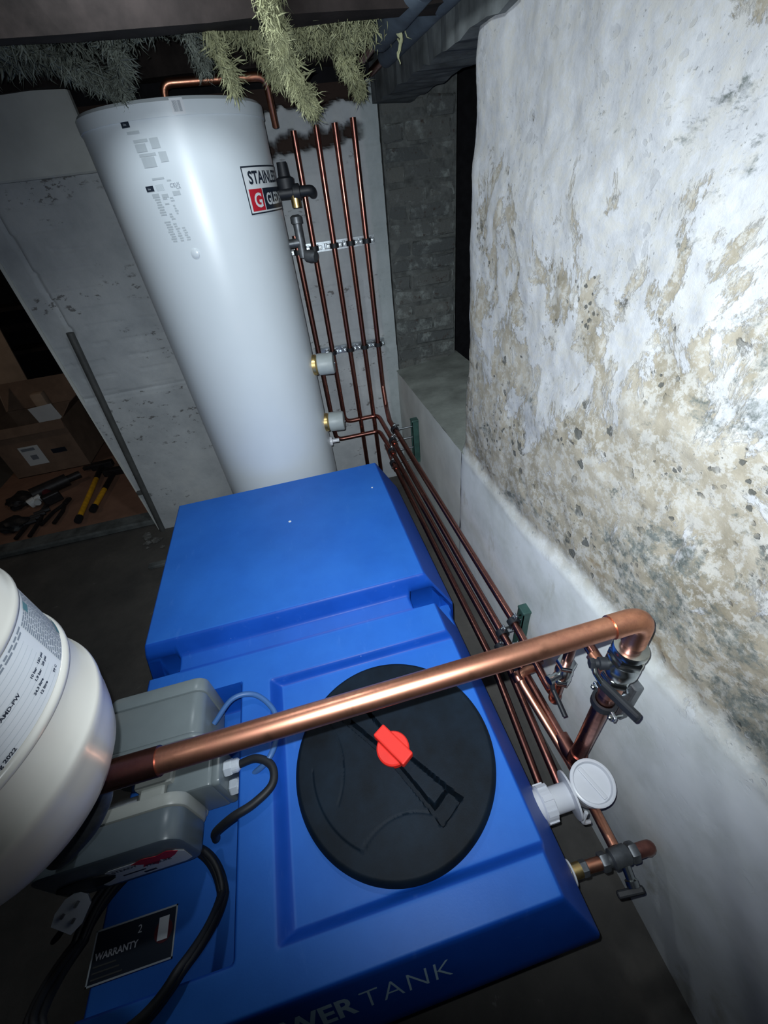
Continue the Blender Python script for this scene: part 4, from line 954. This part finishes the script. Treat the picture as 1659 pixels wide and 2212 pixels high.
def flap(a, b, o, t=0.005):
    a, b, o = Vector(a), Vector(b), Vector(o); n_ = (b-a).cross(o).normalized()*t
    V = [a, b, b+o, a+o]; V = V+[p+n_ for p in V]
    return [tuple(p) for p in V], [(0, 1, 2, 3), (7, 6, 5, 4), (0, 4, 5, 1), (1, 5, 6, 2), (2, 6, 7, 3), (3, 7, 4, 0)]
mk('flap', flap((B0, BY1, BH), (B1, BY1, BH), (0.0, 0.10, 0.20)), 'card', bx_, smooth=False)
mk('flap', flap((B1, BY0+.02, BH), (B1, BY1-.02, BH), (0.10, 0.02, 0.10)), 'card', bx_, smooth=False)
mk('flap', flap((B0, BY0+.02, BH), (B0, BY1-.02, BH), (0.05, 0.02, 0.26)), 'card', bx_, smooth=False)
mk('flap', flap((B0, BY0, BH), (B1, BY0, BH), (0.0, -0.02, -0.07)), 'card', bx_, smooth=False)
lb = mk('shipping_label', box(-2.35, -2.20, BY0-0.002, BY0, 0.10, 0.27), 'lwhite', bx_, smooth=False)
mk('label_print', join(box(-2.335, -2.235, BY0-0.0035, BY0-0.002, 0.232, 0.255), box(-2.30, -2.25, BY0-0.0035, BY0-0.002, 0.15, 0.19)), 'ink', lb, smooth=False)
mk('printed_mark', box(-2.13, -2.02, BY0-0.002, BY0, 0.17, 0.21), 'dkink', bx_, smooth=False)
mk('paper_sheet', flap((-2.12, 3.66, 0.30), (-1.96, 3.70, 0.30), (-0.05, 0.03, 0.22)), 'paper', None, False, 'cream paper sheet sticking out of the cardboard box', 'paper')
mk('foam_block', box(-2.16, -2.06, 3.78, 3.86, 0.30, 0.60, 0.02), 'ply', None, True, 'small tan block poking out of the cardboard box', 'block')
mk('plywood_sheet', flap((-3.1, 4.22, 0.01), (-2.39, 4.22, 0.01), (0.0, 0.22, 1.1), 0.012), 'ply', None, False, 'pale plywood sheet leaning behind the cardboard box', 'board')
sh = thing('storage_shelf', (-2.0, 4.66, 0.0), 'dark shelving in shadow behind the doorway', 'shelf')
for z in (0.75, 1.10, 1.45): mk('shelf_board', box(-2.9, -1.3, 4.54, 4.78, z, z+0.03), 'timber', sh, smooth=False)
for x in (-2.88, -1.35): mk('upright', box(x, x+0.04, 4.54, 4.78, 0, 1.8), 'timber', sh, smooth=False)
def hammer(a, b, label, grip, sg=1):
    a, b = Vector(a), Vector(b); d = (b-a).normalized(); sd_ = Vector((d.y, -d.x, 0))*sg; t = thing('hammer', tuple(a), label, 'hammer', 'yellow handled hammers')
    mk('handle', tube([a, b], 0.018, 0.02, 12), 'yellow', t)
    mk('end_cap', tube([a-d*0.05, a], 0.024, 0.02, 10), 'rubber', t)
    mk('neck', tube([b, b+d*grip], 0.020, 0.02, 10), 'tooldark', t)
    h_ = b+d*(grip+0.03)
    mk('head', obox(h_, sd_, d, (0, 0, 1), 0.17, 0.06, 0.055, 0.008), 'tooldark', t, smooth=False)
    mk('claw', obox(h_+sd_*0.11+d*0.01, sd_, d, (0, 0, 1), 0.08, 0.035, 0.03, 0.005), 'tooldark', t, smooth=False)
hammer((-1.728, 2.70, 0.034), (-1.765, 3.22, 0.034), 'long yellow-handled hammer lying on the hardboard, left of two', 0.20, -1)
hammer((-1.655, 2.80, 0.034), (-1.648, 3.02, 0.034), 'short yellow-handled hammer with dark neck, right of two', 0.24)
def lumpy(c, s, seed, mat, parent, name):
    bm = bmesh.new(); bmesh.ops.create_icosphere(bm, subdivisions=3, radius=1); rl_ = random.Random(seed); o = [rl_.uniform(0, 9) for _ in range(3)]
    for v in bm.verts:
        k = 1+0.25*math.sin(v.co.x*4+o[0])*math.cos(v.co.y*5+o[1])+0.12*math.sin(v.co.z*9+o[2]+v.co.x*6)
        v.co = (c[0]+v.co.x*s[0]*k, c[1]+v.co.y*s[1]*k, max(0.007, c[2]+v.co.z*s[2]*k))
    return mk(name, bm_geo(bm), mat, parent)
dr_ = thing('cordless_drill', (-2.03, 3.2, 0.007), 'dark cordless drill with a maroon grip lying before the cardboard box', 'power tool')
mk('drill_body', tube([(-2.19, 3.12, 0.06), (-1.98, 3.26, 0.06)], 0.05, 0.02, 14), 'tooldark', dr_)
mk('chuck', tube([(-1.98, 3.26, 0.06), (-1.90, 3.31, 0.06)], 0.03, 0.02, 12), 'tooldark', dr_)
mk('grip', tube([(-2.12, 3.16, 0.05), (-2.04, 3.06, 0.045)], 0.032, 0.02, 12), 'maroon', dr_)
mk('battery', obox((-2.02, 3.03, 0.05), (0.6, -0.8, 0), (0.8, 0.6, 0), (0, 0, 1), 0.06, 0.12, 0.08, 0.01), 'tooldark', dr_, smooth=False)
def plier(c, ang, L, label, mat):
    t = thing('pliers', c, label, 'pliers', 'hand tools on the floor'); c = Vector(c); d = Vector((math.sin(ang), math.cos(ang), 0)); s = Vector((d.y, -d.x, 0))
    for k in (-1, 1):
        mk('handle', tube([c+d*L*0.25, c+s*k*0.035-d*L*0.1, c+s*k*0.045-d*L*0.65], 0.013, 0.05, 8), mat, t)
    mk('jaws', obox(c+d*L*0.38, d, s, (0, 0, 1), L*0.3, 0.035, 0.022, 0.006), 'tooldark', t, smooth=False)
plier((-1.925, 2.88, 0.025), 0.15, 0.26, 'dark pliers lying open on the hardboard', 'tooldark')
plier((-2.06, 2.83, 0.025), 0.05, 0.34, 'longer dark grips lying left of the open pliers', 'tooldark')
gl = thing('work_glove', (-2.20, 2.80, 0.007), 'dark work glove crumpled at the left edge of the tools', 'glove', 'crumpled gloves')
lumpy((-2.19, 2.78, 0.04), (0.10, 0.08, 0.04), 2, 'rubber', gl, 'palm')
for k in range(4): mk('finger', tube([(-2.12+0.01*k, 2.76+0.035*k, 0.035), (-2.05+0.015*k, 2.79+0.04*k, 0.03)], 0.017, 0.02, 8), 'rubber', gl)
gl2 = thing('work_glove', (-2.25, 3.12, 0.007), 'second dark glove by the white fitting', 'glove', 'crumpled gloves')
lumpy((-2.27, 3.11, 0.045), (0.09, 0.09, 0.045), 5, 'tooldark', gl2, 'palm')
for k in range(4): mk('finger', tube([(-2.20, 3.06+0.035*k, 0.035), (-2.12, 3.04+0.04*k, 0.03)], 0.016, 0.02, 8), 'tooldark', gl2)
wf = thing('pipe_fitting', (-2.16, 2.98, 0.007), 'small white plastic pipe fitting among the tools', 'fitting')
mk('socket', lathe([(0.035, 0), (0.035, 0.05), (0.028, 0.052), (0.028, 0.09)], (-2.18, 3.02, 0.04), (0.8, 0.5, 0.2), 16), 'lwhite', wf)
mk('branch', tube([(-2.13, 3.05, 0.05), (-2.11, 3.0, 0.05)], 0.022, 0.01, 12), 'lwhite', wf)
mk('timber_offcut', box(-1.13, -1.03, 1.99, 2.03, 0.0, 0.022, 0.003, 1), 'greytimber', None, False, 'short grey timber offcut on the floor left of the tank', 'offcut')
for k in range(9):
    c_ = (-1.15+rt.uniform(-.06, .10), 2.24+rt.uniform(-.08, .09)); s = rt.uniform(0.010, 0.026)
    lumpy((c_[0], c_[1], s*0.5), (s, s*0.8, s*0.6), 40+k, 'rubble', None, 'rubble_chip')
    o = bpy.context.scene.objects[-1] if False else COL.objects[-1]
    props(o, 'small chip of grey rubble at the foot of the leaning conduit', 'rubble', 'rubble chips by the doorway')

for k, (x, y, z, sz, lab_) in enumerate(((-0.165, 1.285, 0.6605, 0.0050, 'larger white plaster crumb on the blue tank top'), (0.190, 1.385, 0.6605, 0.0034, 'tiny white plaster crumb near the far right corner of the tank top'))):
    lumpy((x, y, z+sz*0.5), (sz, sz*0.8, sz*0.6), 70+k, 'lwhite', None, 'plaster_crumb')
    props(COL.objects[-1], lab_, 'crumb')
